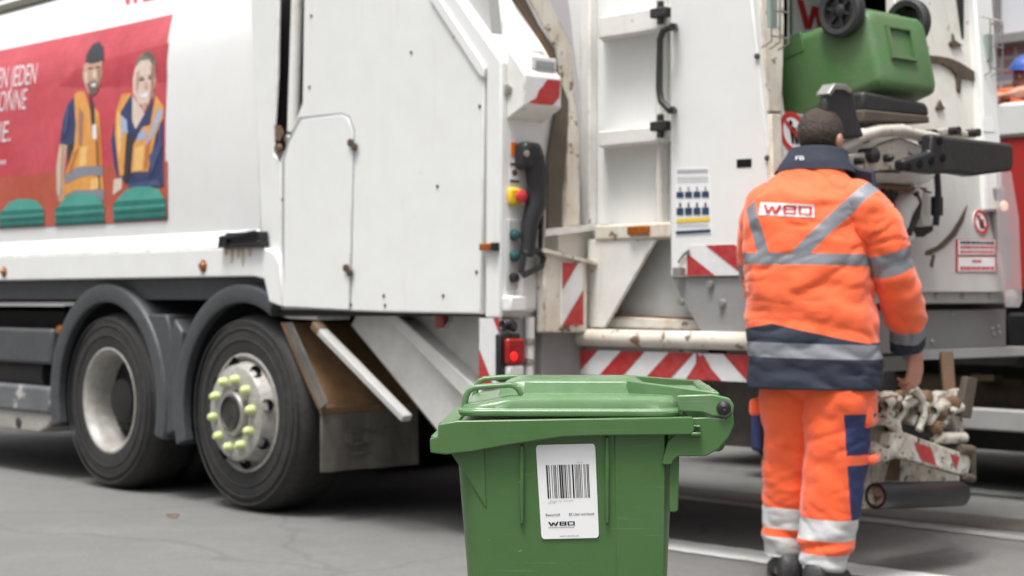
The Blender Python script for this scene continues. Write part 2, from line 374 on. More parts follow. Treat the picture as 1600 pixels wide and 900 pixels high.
def pz(pts, col, off=.0035): pp([(x/2.814, 60+y/2.814) for x, y in pts], col, off)   # measured in an enlarged crop
pp([(-420, 121), (275, -75), (271, 22), (262, 120), (259, 200), (262, 345), (0, 358), (-420, 380)], 'white', .002)
pp([(-420, 168), (0, 79), (180, 42), (271, 22), (262, 120), (259, 200), (262, 345), (0, 358), (-420, 380)], 'red', .003)
pz([(0, 612), (250, 585), (470, 560), (740, 540), (742, 795), (470, 812), (0, 836)], 'ember', .004)
pz([(260, 210), (330, 140), (470, 95), (745, 20), (732, 190), (600, 205), (420, 215)], 'deep', .004)
# left figure
pz([(330, 255), (300, 290), (280, 360), (265, 465), (330, 470), (345, 380), (350, 270)], 'navy', .005)
pz([(265, 462), (250, 560), (250, 660), (262, 720), (285, 715), (283, 620), (300, 470)], 'skin', .005)
pz([(300, 470), (345, 455), (330, 540), (300, 560)], 'dark', .0055)
pz([(330, 250), (345, 235), (375, 232), (405, 330), (420, 300), (440, 330), (448, 440), (462, 700), (280, 710), (285, 620), (330, 480), (338, 380)], 'orange', .006)
pz([(395, 235), (420, 300), (425, 430), (412, 450), (402, 330)], 'dark', .0065)
pz([(410, 380), (428, 378), (430, 440), (412, 445)], 'white', .007)
pz([(425, 450), (434, 450), (448, 690), (440, 692)], 'dark', .0066)
pz([(292, 600), (340, 568), (455, 560), (458, 605), (400, 600), (345, 615), (290, 640)], 'band', .007)
pz([(290, 690), (330, 668), (462, 664), (463, 712), (285, 730)], 'band', .007)
pz([(372, 120), (385, 100), (450, 92), (455, 150), (445, 200), (425, 245), (400, 255), (380, 215), (368, 175)], 'skin', .006)
pz([(388, 200), (415, 185), (445, 195), (428, 245), (402, 256)], 'beard', .0065)
pz([(405, 200), (428, 196), (424, 212), (408, 214)], 'white', .007)
pz([(392, 130), (412, 126), (412, 134), (393, 138)], 'dark', .007); pz([(425, 124), (446, 121), (445, 130), (426, 133)], 'dark', .007)
pz([(412, 140), (424, 138), (430, 172), (412, 175)], 'pale', .007)
pz([(380, 110), (385, 70), (410, 28), (440, 14), (460, 40), (462, 98), (420, 96)], 'cap', .007)
# right figure
pz([(545, 245), (520, 320), (492, 450), (505, 560), (520, 612), (600, 660), (725, 655), (722, 300), (690, 250), (640, 330), (590, 255)], 'navy', .005)
pz([(540, 245), (585, 240), (525, 340), (560, 420), (548, 600), (530, 610), (510, 420), (515, 320)], 'orange', .006)
pz([(528, 330), (562, 360), (566, 420), (530, 405)], 'skyblue', .0065); pz([(520, 395), (545, 400), (536, 500), (522, 500)], 'skyblue', .0066)
pz([(688, 250), (725, 300), (722, 350), (690, 420), (655, 585), (580, 590), (590, 470), (630, 390), (665, 380)], 'orange', .006)
pz([(700, 305), (722, 320), (690, 400), (655, 480), (640, 470), (670, 400)], 'skyblue', .0065); pz([(612, 420), (645, 395), (648, 440), (608, 455)], 'skyblue', .0066)
pz([(586, 250), (620, 300), (640, 330), (600, 400), (585, 360)], 'pale', .0055)
pz([(560, 420), (590, 420), (580, 610), (552, 640)], 'dark', .0064)
pz([(598, 130), (620, 85), (660, 70), (685, 110), (690, 190), (680, 250), (650, 300), (615, 290), (590, 240), (588, 180)], 'pale', .006)
pz([(598, 130), (610, 85), (645, 56), (675, 62), (692, 100), (690, 160), (680, 130), (660, 92), (620, 98)], 'hair', .007)
pz([(615, 180), (640, 176), (640, 184), (616, 188)], 'dark', .007); pz([(656, 172), (680, 170), (679, 178), (657, 181)], 'dark', .007)
pz([(618, 248), (660, 236), (650, 258), (630, 262)], 'white', .007); pz([(640, 195), (652, 193), (660, 225), (640, 228)], 'skin', .007)
pz([(505, 620), (540, 612), (540, 660), (500, 690)], 'pale', .0062)
for x0, x1, y0, y1 in ((0, 205, 705, 830), (245, 470, 680, 820), (500, 742, 650, 802)):
    sl = -.06
    def q(u, v): return (x0+(x1-x0)*u, y0+(y1-y0)*v+sl*(x1-x0)*(u-.5))
    pz([q(.0, .55), q(.02, .42), q(.16, .35), q(.82, .35), q(.97, .42), q(.98, 1), q(0.02, 1)], 'green', .008)
    pz([q(.06, .4), q(.22, .1), q(.4, .0), q(.66, .02), q(.84, .12), q(.95, .4)], 'greenlid', .0085)
    pz([q(0.01, .58), q(.97, .56), q(.97, .62), q(.01, .64)], 'greenlid', .0088); pz([q(0.02, .9), q(.98, .9), q(.98, 1), q(.02, 1)], 'greendark', .0088); pz([q(.03, .72), q(.97, .71), q(.97, .75), q(.03, .76)], 'greendark', .0088)
# finer printed detail: folds, faces, lid relief
for pts, col in (
 ([(352, 300), (372, 330), (366, 470), (350, 470)], 'skinshade'), ([(360, 480), (392, 470), (386, 560), (352, 565)], 'vestlight'), ([(430, 340), (444, 440), (446, 560), (436, 560)], 'vestshade'), ([(330, 500), (352, 480), (320, 590), (302, 600)], 'vestshade'),
 ([(404, 620), (438, 612), (440, 660), (402, 668)], 'vestlight'), ([(300, 300), (312, 290), (300, 400), (284, 440)], 'navylight'), ([(432, 130), (452, 126), (446, 190), (430, 230), (436, 180)], 'skinshade'), ([(376, 150), (388, 146), (390, 190), (382, 205)], 'pale'),
 ([(395, 100), (446, 92), (446, 102), (396, 112)], 'cap'), ([(258, 560), (268, 480), (276, 478), (268, 690), (258, 690)], 'pale'),
 ([(668, 120), (688, 118), (684, 230), (660, 285), (668, 220)], 'skinshade'), ([(604, 150), (618, 140), (614, 220), (602, 240)], 'skin'), ([(620, 170), (636, 167), (636, 172), (621, 175)], 'hair'), ([(656, 162), (680, 160), (680, 165), (657, 168)], 'hair'),
 ([(520, 330), (534, 318), (540, 470), (530, 540), (522, 480)], 'vestlight'), ([(600, 480), (640, 470), (632, 580), (592, 584)], 'vestlight'), ([(646, 470), (668, 440), (654, 560), (640, 580)], 'vestshade'), ([(660, 520), (715, 430), (720, 470), (670, 600)], 'navylight'),
 ([(560, 640), (700, 620), (718, 648), (580, 655)], 'navylight'), ([(625, 290), (655, 280), (645, 320), (632, 318)], 'skin'), ([(550, 560), (575, 540), (570, 610), (552, 640)], 'dark'), ([(705, 380), (718, 360), (716, 430), (700, 460)], 'navylight'),
 ([(640, 60), (668, 58), (686, 92), (676, 98), (655, 76), (640, 76)], 'haird')):
    if col not in pc: pm(col, {'skinshade': (.36, .19, .14), 'vestlight': (.86, .50, .18), 'vestshade': (.52, .17, .04), 'navylight': (.07, .09, .20), 'haird': (.12, .09, .07)}[col])
    pz(pts, col, .0078)
def ptext(s, x0, y0, x1, hgt, col, slope, lean=0.0):
    vs, fs = text2d(s)
    poster([(x0+u*(x1-x0)+lean*v*hgt, y0+slope*u*(x1-x0)-v*hgt) for u, v in vs], fs, col, .006, .05)
ptext('EN JEDEN', -4, 139, 57, 32, 'text', -.14, .12)
ptext('TONNE', -12, 176, 41, 32, 'text', -.11, .12)
ptext('NE.', -14, 224, 17, 32, 'text', -.10, .12)
ptext('.....', -10, 258, 10, 8, 'text', -.05)
lv, lf = logo2d(); poster([(192+u*75, 9-u*14-v*36) for u, v in lv], lf, 'logo', .005)
b.build('poster', PMATS, TR, smooth=0, recalc=False)

# sill rail under the tank
b = MB()
pts = [(395, 432), (412, 436), (420, 472), (441, 480), (437, 412), (428, 394), (408, 385)]
zl0 = S(395, 432, -.05).z; zl1 = S(408, 385, -.05).z
b.prism([Vector((-5.2, -.05, zl1)), Vector((-5.2, -.05, zl0))]+[S(px, py, -.05) for px, py in pts], (0, .12, 0))
A = S(404, 359, .0); B = S(408, 385, -.05)
b.prism([A, Vector((A.x, -.05, B.z-.002)), Vector((A.x, .05, B.z-.002)), A+Vector((0, .08, 0))], (-5.2-A.x, 0, 0))
b.build('sill_rail', M['white'], TR, .008)
def sidebox(name, m_, pa, pb, y, depth, bevel=.006):
    a = S(*pa, y); c = S(*pb, y); b = MB(); b.box((min(a.x, c.x), y, min(a.z, c.z)), (max(a.x, c.x), y+depth, max(a.z, c.z))); return b.build(name, m_, TR, bevel)
for px, py in ((7, 425), (318, 416)):
    c = S(px, py, -.05); b = MB(); b.lathe([(.0, -.022), (.018, -.02), (.026, -.006), (.026, 0)], c, (0, 1, 0), 16); b.mi = 1; b.lathe([(.026, -.004), (.034, -.004), (.034, .002)], c, (0, 1, 0), 16)
    b.build('marker_lamp', [M['amber'], M['rust']], TR)
b = MB(); p = S(344, 388, -.07); q = S(408, 361, -.07)
b.box((p.x, -.085, p.z), (q.x, -.02, p.z+.03)); b.box((p.x+.06, -.08, p.z+.03), (q.x-.01, -.02, q.z)); b.box((p.x+.02, -.095, p.z+.01), (p.x+.09, -.085, p.z+.05)); b.bar((p.x+.03, -.09, p.z+.05), (q.x-.02, -.09, q.z-.005), .02, .02)
b.build('latch', M['black'], TR, .006)
b = MB(); b.mi = 0
for px, L_ in ((362, 22), (372, 14), (379, 26), (353, 10), (390, 12)):
    b.face([S(px-3, 389, -.053), S(px+3, 389, -.053), S(px+1, 389+L_, -.053), S(px-1, 389+L_, -.053)])
b.build('rust_run', mat('rust_stain', (.50, .36, .22), .6, var=(30, .5, (.66, .6, .5))), TR, smooth=0)

# corner pillar, lift cylinder
sidepoly('corner_pillar', M['white'], TR, [(388, -60), (436, -60), (433, 120), (428, 205), (427, 240), (438, 256), (440, 480), (436, 415), (426, 394), (408, 385), (404, 240)], -.015, .018)
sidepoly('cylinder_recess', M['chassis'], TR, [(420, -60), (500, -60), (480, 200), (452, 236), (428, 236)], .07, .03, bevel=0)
b = MB(); b.tube([S(467, -80, .04), S(458, 206, .04)], .030, 16); b.mi = 1; b.tube([S(455, 205, .04), S(453, 214, .04)], .02, 12); b.ball(S(453, 218, .035), .03, 8)
b.build('lift_cylinder', [M['cream'], M['steel']], TR)
b = MB(); b.lathe([(0, -.02), (.02, -.02), (.024, 0)], S(437, 232, -.015), n=14); b.build('pivot_bolt', M['rust'], TR)
b = MB(); b.prism([S(px, py, -.018) for px, py in ((429, 195), (438, 196), (443, 208), (436, 222), (430, 214))], (0, .004, 0)); b.build('rust_patch', M['rust'], TR, smooth=0)

# big side panel of the tailgate
PY = -.03
pan = [(441, 482), (438, 250), (449, 222), (472, 160), (477, -160), (592, -160), (684, 0), (757, 107), (751, 491), (600, 488)]
sidepoly('tailgate_panel', M['white'], TR, pan, PY, .05, .008)
sidepoly('panel_backing', M['lgrey'], TR, [(452, -40), (760, -40), (772, 100), (772, 490), (445, 480), (445, 300), (480, 160), (485, -40)], .03, .06, 0)
sidepoly('hatch_seam', M['greyprint'], TR, [(441, 252), (449, 220), (467, 183), (533, 176), (546, 181), (554, 203), (548, 486), (441, 482)], PY-.0025, .01, 0)
hd = sidepoly('hatch_door', M['white'], TR, [(444, 250), (452, 222), (470, 187), (532, 179), (543, 184), (551, 205), (545, 484), (443, 479)], PY-.008, .012, .003)
for (px, py) in ((552, 226), (545, 422)):
    b = MB(); c = S(px, py, PY-.01); 
    b.lathe([(0, -.014), (.017, -.012), (.019, 0)], c+Vector((-.015, 0, .01)), n=14); b.lathe([(0, -.014), (.017, -.012), (.019, 0)], c+Vector((.015, 0, -.012)), n=14); b.bar(c+Vector((-.03, -.005, .012)), c+Vector((.03, -.005, -.012)), .014, .014)
    b.build('hinge', M['dirtmark'], hd)
b = MB()
for px, py in ((487, 25), (484, 136), (643, 82), (711, 57), (750, 166), (745, 425), (684, 291), (600, 462), (602, 477), (549, 476), (693, 462), (442, 312)):
    b = MB(); b.lathe([(0, -.006), (.007, -.005), (.008, .002)], S(px, py, PY), n=10); b.build('panel_bolt', M['dirtmark'], TR)
sidepoly('panel_chamfer', M['white'], TR, [(664, -40), (676, -40), (688, 0), (757, 105), (756, 122), (748, 118), (671, 0)], PY-.014, .016, .006)
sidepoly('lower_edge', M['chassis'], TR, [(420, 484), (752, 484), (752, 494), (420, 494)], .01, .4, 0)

# rear column: bent side member, side face and tail face
XC = S(783, 300, PY).x
b = MB(); colp = [(759, 109), (686, 0), (646, -60), (690, -60), (716, 0), (783, 95), (783, 496), (757, 496)]
b.prism([S(px, py, PY) for px, py in colp], (0, .34, 0)); RC = b.build('rear_column', M['white'], TR, .01)
b = MB(); q0 = S(725, -10, .1); q1 = S(781, 85, .1)       # ribbed cap on the slanted member
for y_, w_ in ((.08, .02), (.2, .03), (.31, .02)):
    b.bar(Vector((q0.x, y_, q0.z)), Vector((q1.x, y_, q1.z)), w_, .06)
b.build('member_rib', M['cream'], TR, .006)
b = MB(); pa = S(783, 92, 0); pb = S(820, 116, 0); pcn = S(820, 164, 0); pd = S(783, 188, 0)
b.prism([Vector((XC, .0, pa.z+.05)), Vector((pb.x, .0, pb.z)), Vector((pb.x, .0, pcn.z)), Vector((XC, .0, pd.z))], (0, .21, 0)); WB = b.build('lamp_housing', M['cream'], TR, .006)
b = MB(); o = Vector((pb.x+.002, .012, pcn.z+.008)); hgt = pb.z-pcn.z-.016
b.mi = 0; b.prism([o, o+Vector((0, .186, 0)), o+Vector((0, .186, hgt)), o+Vector((0, 0, hgt))], (.003, 0, 0)); b.mi = 1
b.face([o+Vector((.0055, y_, z_*hgt)) for y_, z_ in ((.0, .04), (.03, .0), (.14, .02), (.18, .35), (.184, .98), (.11, .97), (.085, .7), (.06, .5), (.045, .2))])
b.build('warning_plate', [M['refl'], M['red']], WB)
b = MB(); b.box((pb.x-.1, .06, pb.z+.03), (pb.x-.02, .2, pb.z+.085)); b.mi = 1; b.box((pb.x-.02, .075, pb.z+.035), (pb.x-.012, .185, pb.z+.07)); b.build('lamp', [M['white'], M['greyprint']], WB, .006)
b = MB(); b.lathe([(0, -.014), (.022, -.012), (.024, 0)], S(795, 140, 0), n=14); b.build('side_bolt', M['steel'], WB)
def xb(pa, pb, x): 
    a = X(*pa, x); c = X(*pb, x); return min(a.y, c.y), max(a.y, c.y), min(a.z, c.z), max(a.z, c.z)
def xbox(name, m_, pa, pb, x, depth, parent=TR, bevel=.004, out=0.0):
    y0, y1, z0_, z1 = xb(pa, pb, x); b = MB(); b.box((x-depth, y0, z0_), (x+out, y1, z1)); return b.build(name, m_, parent, bevel)
CP = xbox('control_panel', M['lgrey'], (791, 343), (814, 452), XC, .0, out=.014)
for px, py, mm, r_ in ((802, 367, 'teal', .019), (802, 400, 'teal', .019), (801, 434, 'black', .017)):
    b = MB(); c = X(px, py, XC+.014); b.lathe([(r_*1.25, 0), (r_*1.25, .008), (r_, .01), (r_, .026), (r_*.7, .03), (0, .03)], c, (1, 0, 0), 18); b.build('push_button', M[mm], CP)
b = MB(); c = X(801, 307, XC); b.box((c.x, c.y-.036, c.z-.036), (c.x+.025, c.y+.036, c.z+.036)); ES = b.build('emergency_stop', M['yellow'], TR, .012)
b = MB(); c += Vector((.025, .008, -.002)); b.lathe([(.014, 0), (.014, .016), (.028, .018), (.028, .028), (.02, .035), (0, .036)], c, (1, 0, 0), 22); b.build('stop_button', M['redknob'], ES)
xbox('orange_sticker', M['orange'], (798, 222), (807, 244), XC, 0, out=.003, bevel=0)
b = MB(); y0, y1, z0_, z1 = xb((796, 254), (810, 286), XC); b.box((XC, y0, z0_), (XC+.003, y1, z1)); b.mi = 1; b.box((XC+.003, y0, z0_), (XC+.005, y1, z0_+.012)); b.box((XC+.003, y0, z1-.012), (XC+.005, y1, z1)); b.lathe([(.014, .003), (.014, .0055), (0, .0055)], (XC, (y0+y1)/2, (z0_+z1)/2), (1, 0, 0), 14); b.build('instruction_sticker', [M['paper'], M['dirtmark']], TR, smooth=0)
b = MB(); a = S(755, 381, PY); c = S(781, 391, PY); b.mi = 0; b.box((a.x, PY-.025, c.z), (c.x-.03, PY, a.z)); b.mi = 1; b.box((c.x-.03, PY-.028, c.z-.003), (c.x, PY, a.z+.003)); b.build('side_lamp', [M['amber'], M['black']], TR, .004)
xbox('junction_box', M['white'], (783, 462), (810, 487), XC, .0, out=.06, bevel=.01)
b = MB()
for k in range(5): 
    c = X(786+k*4, 508-2*math.sin(k), XC+.02); b.tube([c+Vector((.02*math.cos(a), .0, .02*math.sin(a))) for a in [i*math.pi/5 for i in range(11)]], .005, 6, False)
b.build('cable_coil', M['black'], TR)
# hanging hand control
HC = empty('hand_control', (0, 0, 0)); HC.parent = TR
b = MB(); c = X(829, 243, XC+.05); b.box((c.x-.05, c.y-.055, c.z-.06), (c.x+.03, c.y+.045, c.z+.055)); b.build('grip_head', M['black'], HC, .02)
b = MB(); b.lathe([(0, .0), (.012, .002), (.014, .01), (0, .014)], X(821, 240, XC+.085), (1, 0, 0), 12); b.build('grip_screw', M['steel'], HC)
b = MB(); b.tube([X(px, py, XC+.06) for px, py in ((834, 245), (839, 290), (837, 320), (828, 350), (825, 385), (822, 400))], [.045, .042, .045, .036, .032, .03], 12, flat=.7); b.build('grip_stem', M['black'], HC)
b = MB(); b.tube([X(px, py, XC+.07) for px, py in ((818, 398), (814, 426), (818, 430), (846, 416), (849, 404), (842, 392), (828, 394), (818, 398))], .014, 8); b.build('hang_loop', M['black'], HC)
b = MB(); b.tube([X(px, py, XC+.05) for px, py in ((842, 230), (849, 260), (850, 320), (846, 370), (847, 410))], .012, 8); b.build('control_cable', M['black'], HC)
b = MB(); b.tube([X(px, py, XC+.07) for px, py in ((848, 290), (850, 340), (849, 392))], .008, 8); b.build('chain', M['steel'], HC)
# lower column: stripes, tail lamp, post
b = MB(); a = S(749, 593, PY-.004); stripes(b, (a.x, PY-.004, S(760, 606, PY).z), (1, 0, 0), (0, 0, 1), S(782, 560, PY).x-a.x, S(760, 497, PY).z-S(760, 606, PY).z, -2, .34, -.18, (0, -.0025, 0), red=1, white=0, ph=-.07)
b.build('warning_plate', [M['refl'], M['red']], TR, smooth=0)
sidepoly('lower_column', M['lgrey'], TR, [(752, 497), (783, 497), (783, 625), (752, 625)], PY+.012, .3, .006)
TL = empty('tail_lamp'); TL.parent = TR
y0, y1, z0_, z1 = xb((786, 529), (814, 592), XC+.03)
b = MB(); b.box((XC, y0-.02, z0_-.01), (XC+.03, y1+.0, z1+.02)); b.build('lamp_case', M['black'], TL, .008)
b = MB(); zm = z0_+(z1-z0_)*.36; b.box((XC+.03, y0, zm), (XC+.06, y1, z1)); b.build('red_lens', M['lensred'], TL, .01)
b = MB(); b.box((XC+.03, y0+.008, z0_+.012), (XC+.058, y1-.006, zm-.004)); b.build('clear_lens', M['refl'], TL, .008)
b = MB(); b.lathe([(.02, 0), (.019, .003), (0, .006)], X(803, 557, XC+.061), (1, 0, 0), 20); b.build('lit_bulb', M['lit'], TL)
xpoly('rear_post', M['white'], TR, [(812, 182), (838, 186), (838, 486), (848, 490), (848, 500), (812, 500)], XC-.01, .05, .012)
xpoly('rear_post', M['white'], TR, [(814, 400), (844, 430), (842, 488), (812, 488)], XC+.03, .05, .02)
xpoly('lower_rear_wall', M['lgrey'], TR, [(784, 490), (872, 490), (872, 590), (784, 590)], XC-.03, .05, .004)
b = MB(); b.tube([X(px, py, XC+.01) for px, py in ((828, 495), (827, 540), (826, 588))], .022, 12); b.mi = 1
for py in (534, 565): b.tube([X(827, py-4, XC+.01), X(826, py+4, XC+.01)], .028, 12)
b.build('drain_pipe', [M['white'], M['steel']], TR)
b = MB(); b.tube([X(px, py, XC+.03) for px, py in ((845, 300), (846, 420), (847, 470), (852, 490), (851, 515), (862, 514), (872, 508))], .013, 8); b.build('rear_hose', M['seal'], TR)

# rubber seal between column and hopper, and the frame flange
xpoly('rubber_seal', M['seal'], TR, [(796, -10), (818, -10), (842, 38), (868, 76), (873, 120), (888, 158), (886, 180), (887, 205), (884, 260), (880, 300), (878, 358), (855, 358), (857, 240), (868, 170), (866, 118), (866, 95), (843, 55)], XC+.022, .012, .004)
b = MB(); b.tube([X(px, py, XC+.022) for px, py in ((797, -10), (842, 56), (865, 96))], .008, 6); b.build('seal_edge', M['rust'], TR)
fl = xpoly('frame_flange', M['rusted'], TR, [(822, -10), (850, -10), (893, 66), (897, 140), (905, 220), (907, 352), (880, 358), (885, 260), (889, 158), (874, 120), (869, 76)], XC+.016, .012, .003)
xpoly('frame_shelf', M['cream'], TR, [(848, 358), (950, 350), (950, 357), (848, 370)], XC+.06, .06, .0, smooth=10)
xpoly('backing_wall', M['cream'], TR, [(846, 352), (925, 352), (925, 535), (846, 535)], XC-.0, .03, 0)
# hopper side
HY = .55
sidepoly('hopper_side', M['white'], TR, [(878, -80), (1200, -80), (1214, 200), (1214, 432), (1060, 432), (905, 500), (905, 140)], HY, .03, 0)
b = MB()
for (pa, pb) in (((918, -80), (934, 512)), ((1036, -80), (1046, 372))):
    a = S(*pa, HY); c = S(*pb, HY); b.box((a.x, HY-.05, c.z), (c.x, HY, a.z))
b.build('side_flange', M['cream'], TR, .008)
for z_a, z_b in ((28, 44), (206, 220)):
    b = MB(); a = S(930, z_a, HY-.09); c = S(1040, z_b, HY-.09)
    b.prism([(a.x+.02, HY-.09, a.z), (c.x, HY-.09, a.z), (c.x, HY, a.z), (a.x-.04, HY, a.z)], (0, 0, c.z-a.z))
    b.build('shelf_rib', M['cream'], TR, .006)
    b = MB(); k = S(1032, (z_a+z_b)/2-16, HY-.12)
    b.lathe([(0, -.022), (.022, -.022), (.022, .022), (0, .022)], k, (0, 0, 1), 14); b.box((k.x-.045, k.y-.02, k.z-.02), (k.x+.045, k.y+.03, k.z+.02)); b.lathe([(0, -.045), (.015, -.05), (.015, .05), (0, .05)], k, (0, 0, 1), 12)
    b.build('door_hinge', M['rubber'], TR, .006)
b = MB(); b.tube([S(px, py, HY-.2) for px, py in ((1050, 42), (1036, 48), (1031, 62), (1030, 140), (1033, 158), (1047, 172))], .0145, 12)
b.tube([S(1050, 42, HY-.2), S(1056, 42, HY-.1)], .016, 10); b.tube([S(1047, 172, HY-.2), S(1055, 172, HY-.1)], .016, 10)
b.build('grab_handle', M['rubber'], TR)
b = MB(); a = S(928, 352, HY-.12); c = S(1050, 372, HY-.12); b.box((a.x, HY-.12, c.z), (c.x, HY, a.z)); b.build('lower_ledge', M['rusted'], TR, .01)
b = MB(); a = S(984, 354, HY-.12); c = S(1016, 366, HY-.12); b.box((a.x, HY-.14, c.z), (c.x, HY-.12, a.z)); b.build('marker_lamp', M['amber'], TR, .005)
# wedge, stripe post, hopper floor
sidepoly('side_gusset', M['cream'], TR, [(918, 374), (1024, 374), (944, 512), (918, 512)], HY-.11, .02, .004)
sidepoly('gusset_recess', M['lgrey'], TR, [(930, 370), (1216, 370), (1216, 520), (930, 520)], HY-.02, .02, 0)
sidepoly('rusty_lip', M['rusted'], TR, [(952, 494), (1088, 500), (1100, 517), (945, 511)], HY-.06, .05, .006)
sidepoly('lip_strip', M['rust'], TR, [(958, 490), (1084, 497), (1086, 501), (955, 495)], HY-.055, .04, 0)  # thin rust-coloured strip along the upper edge of the lip
b = MB(); 
o = X(878, 508, XC+.09); y0, y1, z0_, z1 = xb((878, 410), (911, 508), XC+.09)
stripes(b, (XC+.09, y0, z0_), (0, 1, 0), (0, 0, 1), y1-y0, z1-z0_, -3, .25, .22, (.0025, 0, 0)); b.build('warning_plate', [M['refl'], M['red']], TR, smooth=0)
xpoly('plate_post', M['rusted'], TR, [(850, 392), (918, 408), (918, 520), (850, 520)], XC+.078, .05, .006)
xpoly('plate_shelf', M['rusted'], TR, [(852, 388), (945, 412), (945, 417), (852, 394)], XC+.10, .06, .0, smooth=10)
# rear pipe and long stripe plate
BY = HY-.14
b = MB(); r0 = S(868, 526, BY); r1 = S(1215, 541, BY); b.tube([Vector((r0.x, BY, r0.z)), Vector((r0.x+.02, BY, r0.z)), Vector((r1.x, BY, r0.z))], [.028, .037, .037], 18); b.tube([Vector((r0.x, BY, r0.z)), Vector((r0.x, BY+.12, r0.z))], .037, 16)
b.build('bumper_pipe', M['rusted'], TR)
b = MB(); zt = S(870, 545, BY).z; zb = S(870, 583, BY).z; xa = S(868, 560, BY).x; xm = S(1088, 560, BY).x; xz = S(1200, 560, BY).x
stripes(b, (xa, BY, zb), (1, 0, 0), (0, 0, 1), xm-xa, zt-zb, 0, .275, .13, (0, -.0025, 0))
stripes(b, (xm, BY, zb), (1, 0, 0), (0, 0, 1), xz-xm, zt-zb, 0, .275, -.13, (0, -.0025, 0))
o = Vector((xm, BY-.0025, zb)); b.mi = 1; b.face([o+Vector((-.055, -.001, 0)), o+Vector((.12, -.001, 0)), o+Vector((.035, -.001, (zt-zb)))])
b.build('bumper_plate', [M['refl'], M['red']], TR, smooth=0)
sidepoly('bumper_frame', M['white'], TR, [(864, 540), (872, 540), (872, 585), (864, 585)], BY-.012, .03, .004)
b = MB(); b.box((xa, BY+.02, zb-.012), (2.55, 2.1, zt+.05)); b.build('bumper_beam', M['lgrey'], TR, .004)
sidepoly('rear_mudguard', M['flap'], TR, [(1000, 590), (1215, 590), (1215, 696), (1180, 700), (1040, 690)], HY+.3, .6, .01)
# lifter cover box and grey skirt
CY = .42
b = MB(); p0 = S(1047, -80, CY); p1 = S(1047, 432, CY)
prof = [(p0.x, p0.z), (2.985-TILT*(p0.z-1.9)+.02, p0.z), (2.985+TILT*(1.9-p1.z)+.0, p1.z), (p1.x, p1.z)]
b.prism([(x, CY, z) for x, z in prof], (0, .13, 0)); LC = b.build('lifter_cover', M['white'], TR, .008)
sidepoly('cover_skirt', M['grey'], TR, [(1050, 433), (1212, 433), (1212, 533), (1112, 532), (1094, 516), (1066, 470)], CY+.01, .04, .004)
for px, py in ((1112, 444), (1130, 474), (1113, 524), (1066, 472)):
    b = MB(); b.lathe([(0, -.02), (.014, -.018), (.018, 0)], S(px, py, CY+.01), n=12); b.build('skirt_bolt', M['steel'], TR)
b = MB(); a = S(1075, 431, CY); c = S(1212, 380, CY); stripes(b, (a.x, CY-.003, a.z), (1, 0, 0), (0, 0, 1), c.x-a.x, c.z-a.z, 0, .30, -.20, (0, -.0025, 0)); b.build('warning_plate', [M['refl'], M['red']], LC, smooth=0)
b = MB(); b.mi = 0; b.prism([S(px, py, CY-.002) for px, py in ((1055, 264), (1108, 262), (1111, 366), (1056, 366))], (0, .003, 0))
b.mi = 1
for i in range(4):
    for (ya, yb) in ((300, 309), (325, 336)):
        x0 = 1057+i*13.2; b.face([S(px, py, CY-.0045) for px, py in ((x0, ya-.3*i), (x0+11, ya-.3*i-.2), (x0+11, yb-.3*i), (x0, yb-.3*i))])
b.face([S(px, py, CY-.0045) for px, py in ((1056, 361), (1110, 358), (1110, 363), (1056, 366))])
b.mi = 2; b.face([S(px, py, CY-.0045) for px, py in ((1057, 342), (1109, 339), (1109, 345), (1057, 348))])
b.mi = 3
for (ya, yb) in ((265, 266.5), (268, 270), (277, 278), (280, 281), (284, 285), (351, 352), (354, 355)): b.face([S(px, py, CY-.0045) for px, py in ((1058, ya), (1106, ya-1), (1106, yb-1), (1058, yb))])
for i in range(4):
    for (ya, yb, c_) in ((292, 299, 3), (317, 324, 4)):
        b.mi = c_; x0 = 1061+i*13.2; b.face([S(px, py, CY-.0045) for px, py in ((x0, ya), (x0+2.5, ya-1), (x0+3.5, yb-.5), (x0, yb-.5))])
b.build('instruction_sheet', [M['paper'], M['navyink'], M['yellow'], M['greyprint'], M['dirtmark']], LC, smooth=0)
b = MB(); b.prism([S(px, py, CY-.002) for px, py in ((1151, 249), (1174, 248), (1174, 261), (1151, 262))], (0, .002, 0)); b.build('vent_slot', M['ink'], LC)
for px, py in ((1184, 88), (1200, 247)): b = MB(); b.lathe([(0, -.012), (.011, -.01), (.012, 0)], S(px, py, CY), n=10); b.build('cover_bolt', M['dirtmark'], LC)
b = MB(); b.tube([S(px, py, CY-.01) for px, py in ((1077, 391), (1068, 398), (1060, 410))], .006, 6); b.box(tuple(S(1051, 430, CY-.03)), tuple(S(1064, 418, CY-.03)+Vector((0, .03, 0)))); b.build('cover_clip', M['steel'], LC)
# wire-caged marker near the top of both rear pillars
def caged(name, c):
    b = MB(); c = Vector(c)
    for dy in (-.05, .0, .05): b.tube([c+Vector((.0, dy, -.14)), c+Vector((.05, dy, -.12)), c+Vector((.05, dy, .12)), c+Vector((.0, dy, .14))], .004, 6)
    for dz in (-.1, 0, .1): b.tube([c+Vector((.05, -.05, dz)), c+Vector((.05, .05, dz))], .004, 6)
    b.mi = 1; b.box(tuple(c+Vector((0, -.02, -.06))), tuple(c+Vector((.02, .02, .06)))); b.build(name, [M['steel'], mat('faded_green_lens', (.30, .40, .36), .3)], TR)
caged('caged_lamp', S(1203, 20, CY-.02)); caged('caged_lamp', T(1542, 75, 3.0))
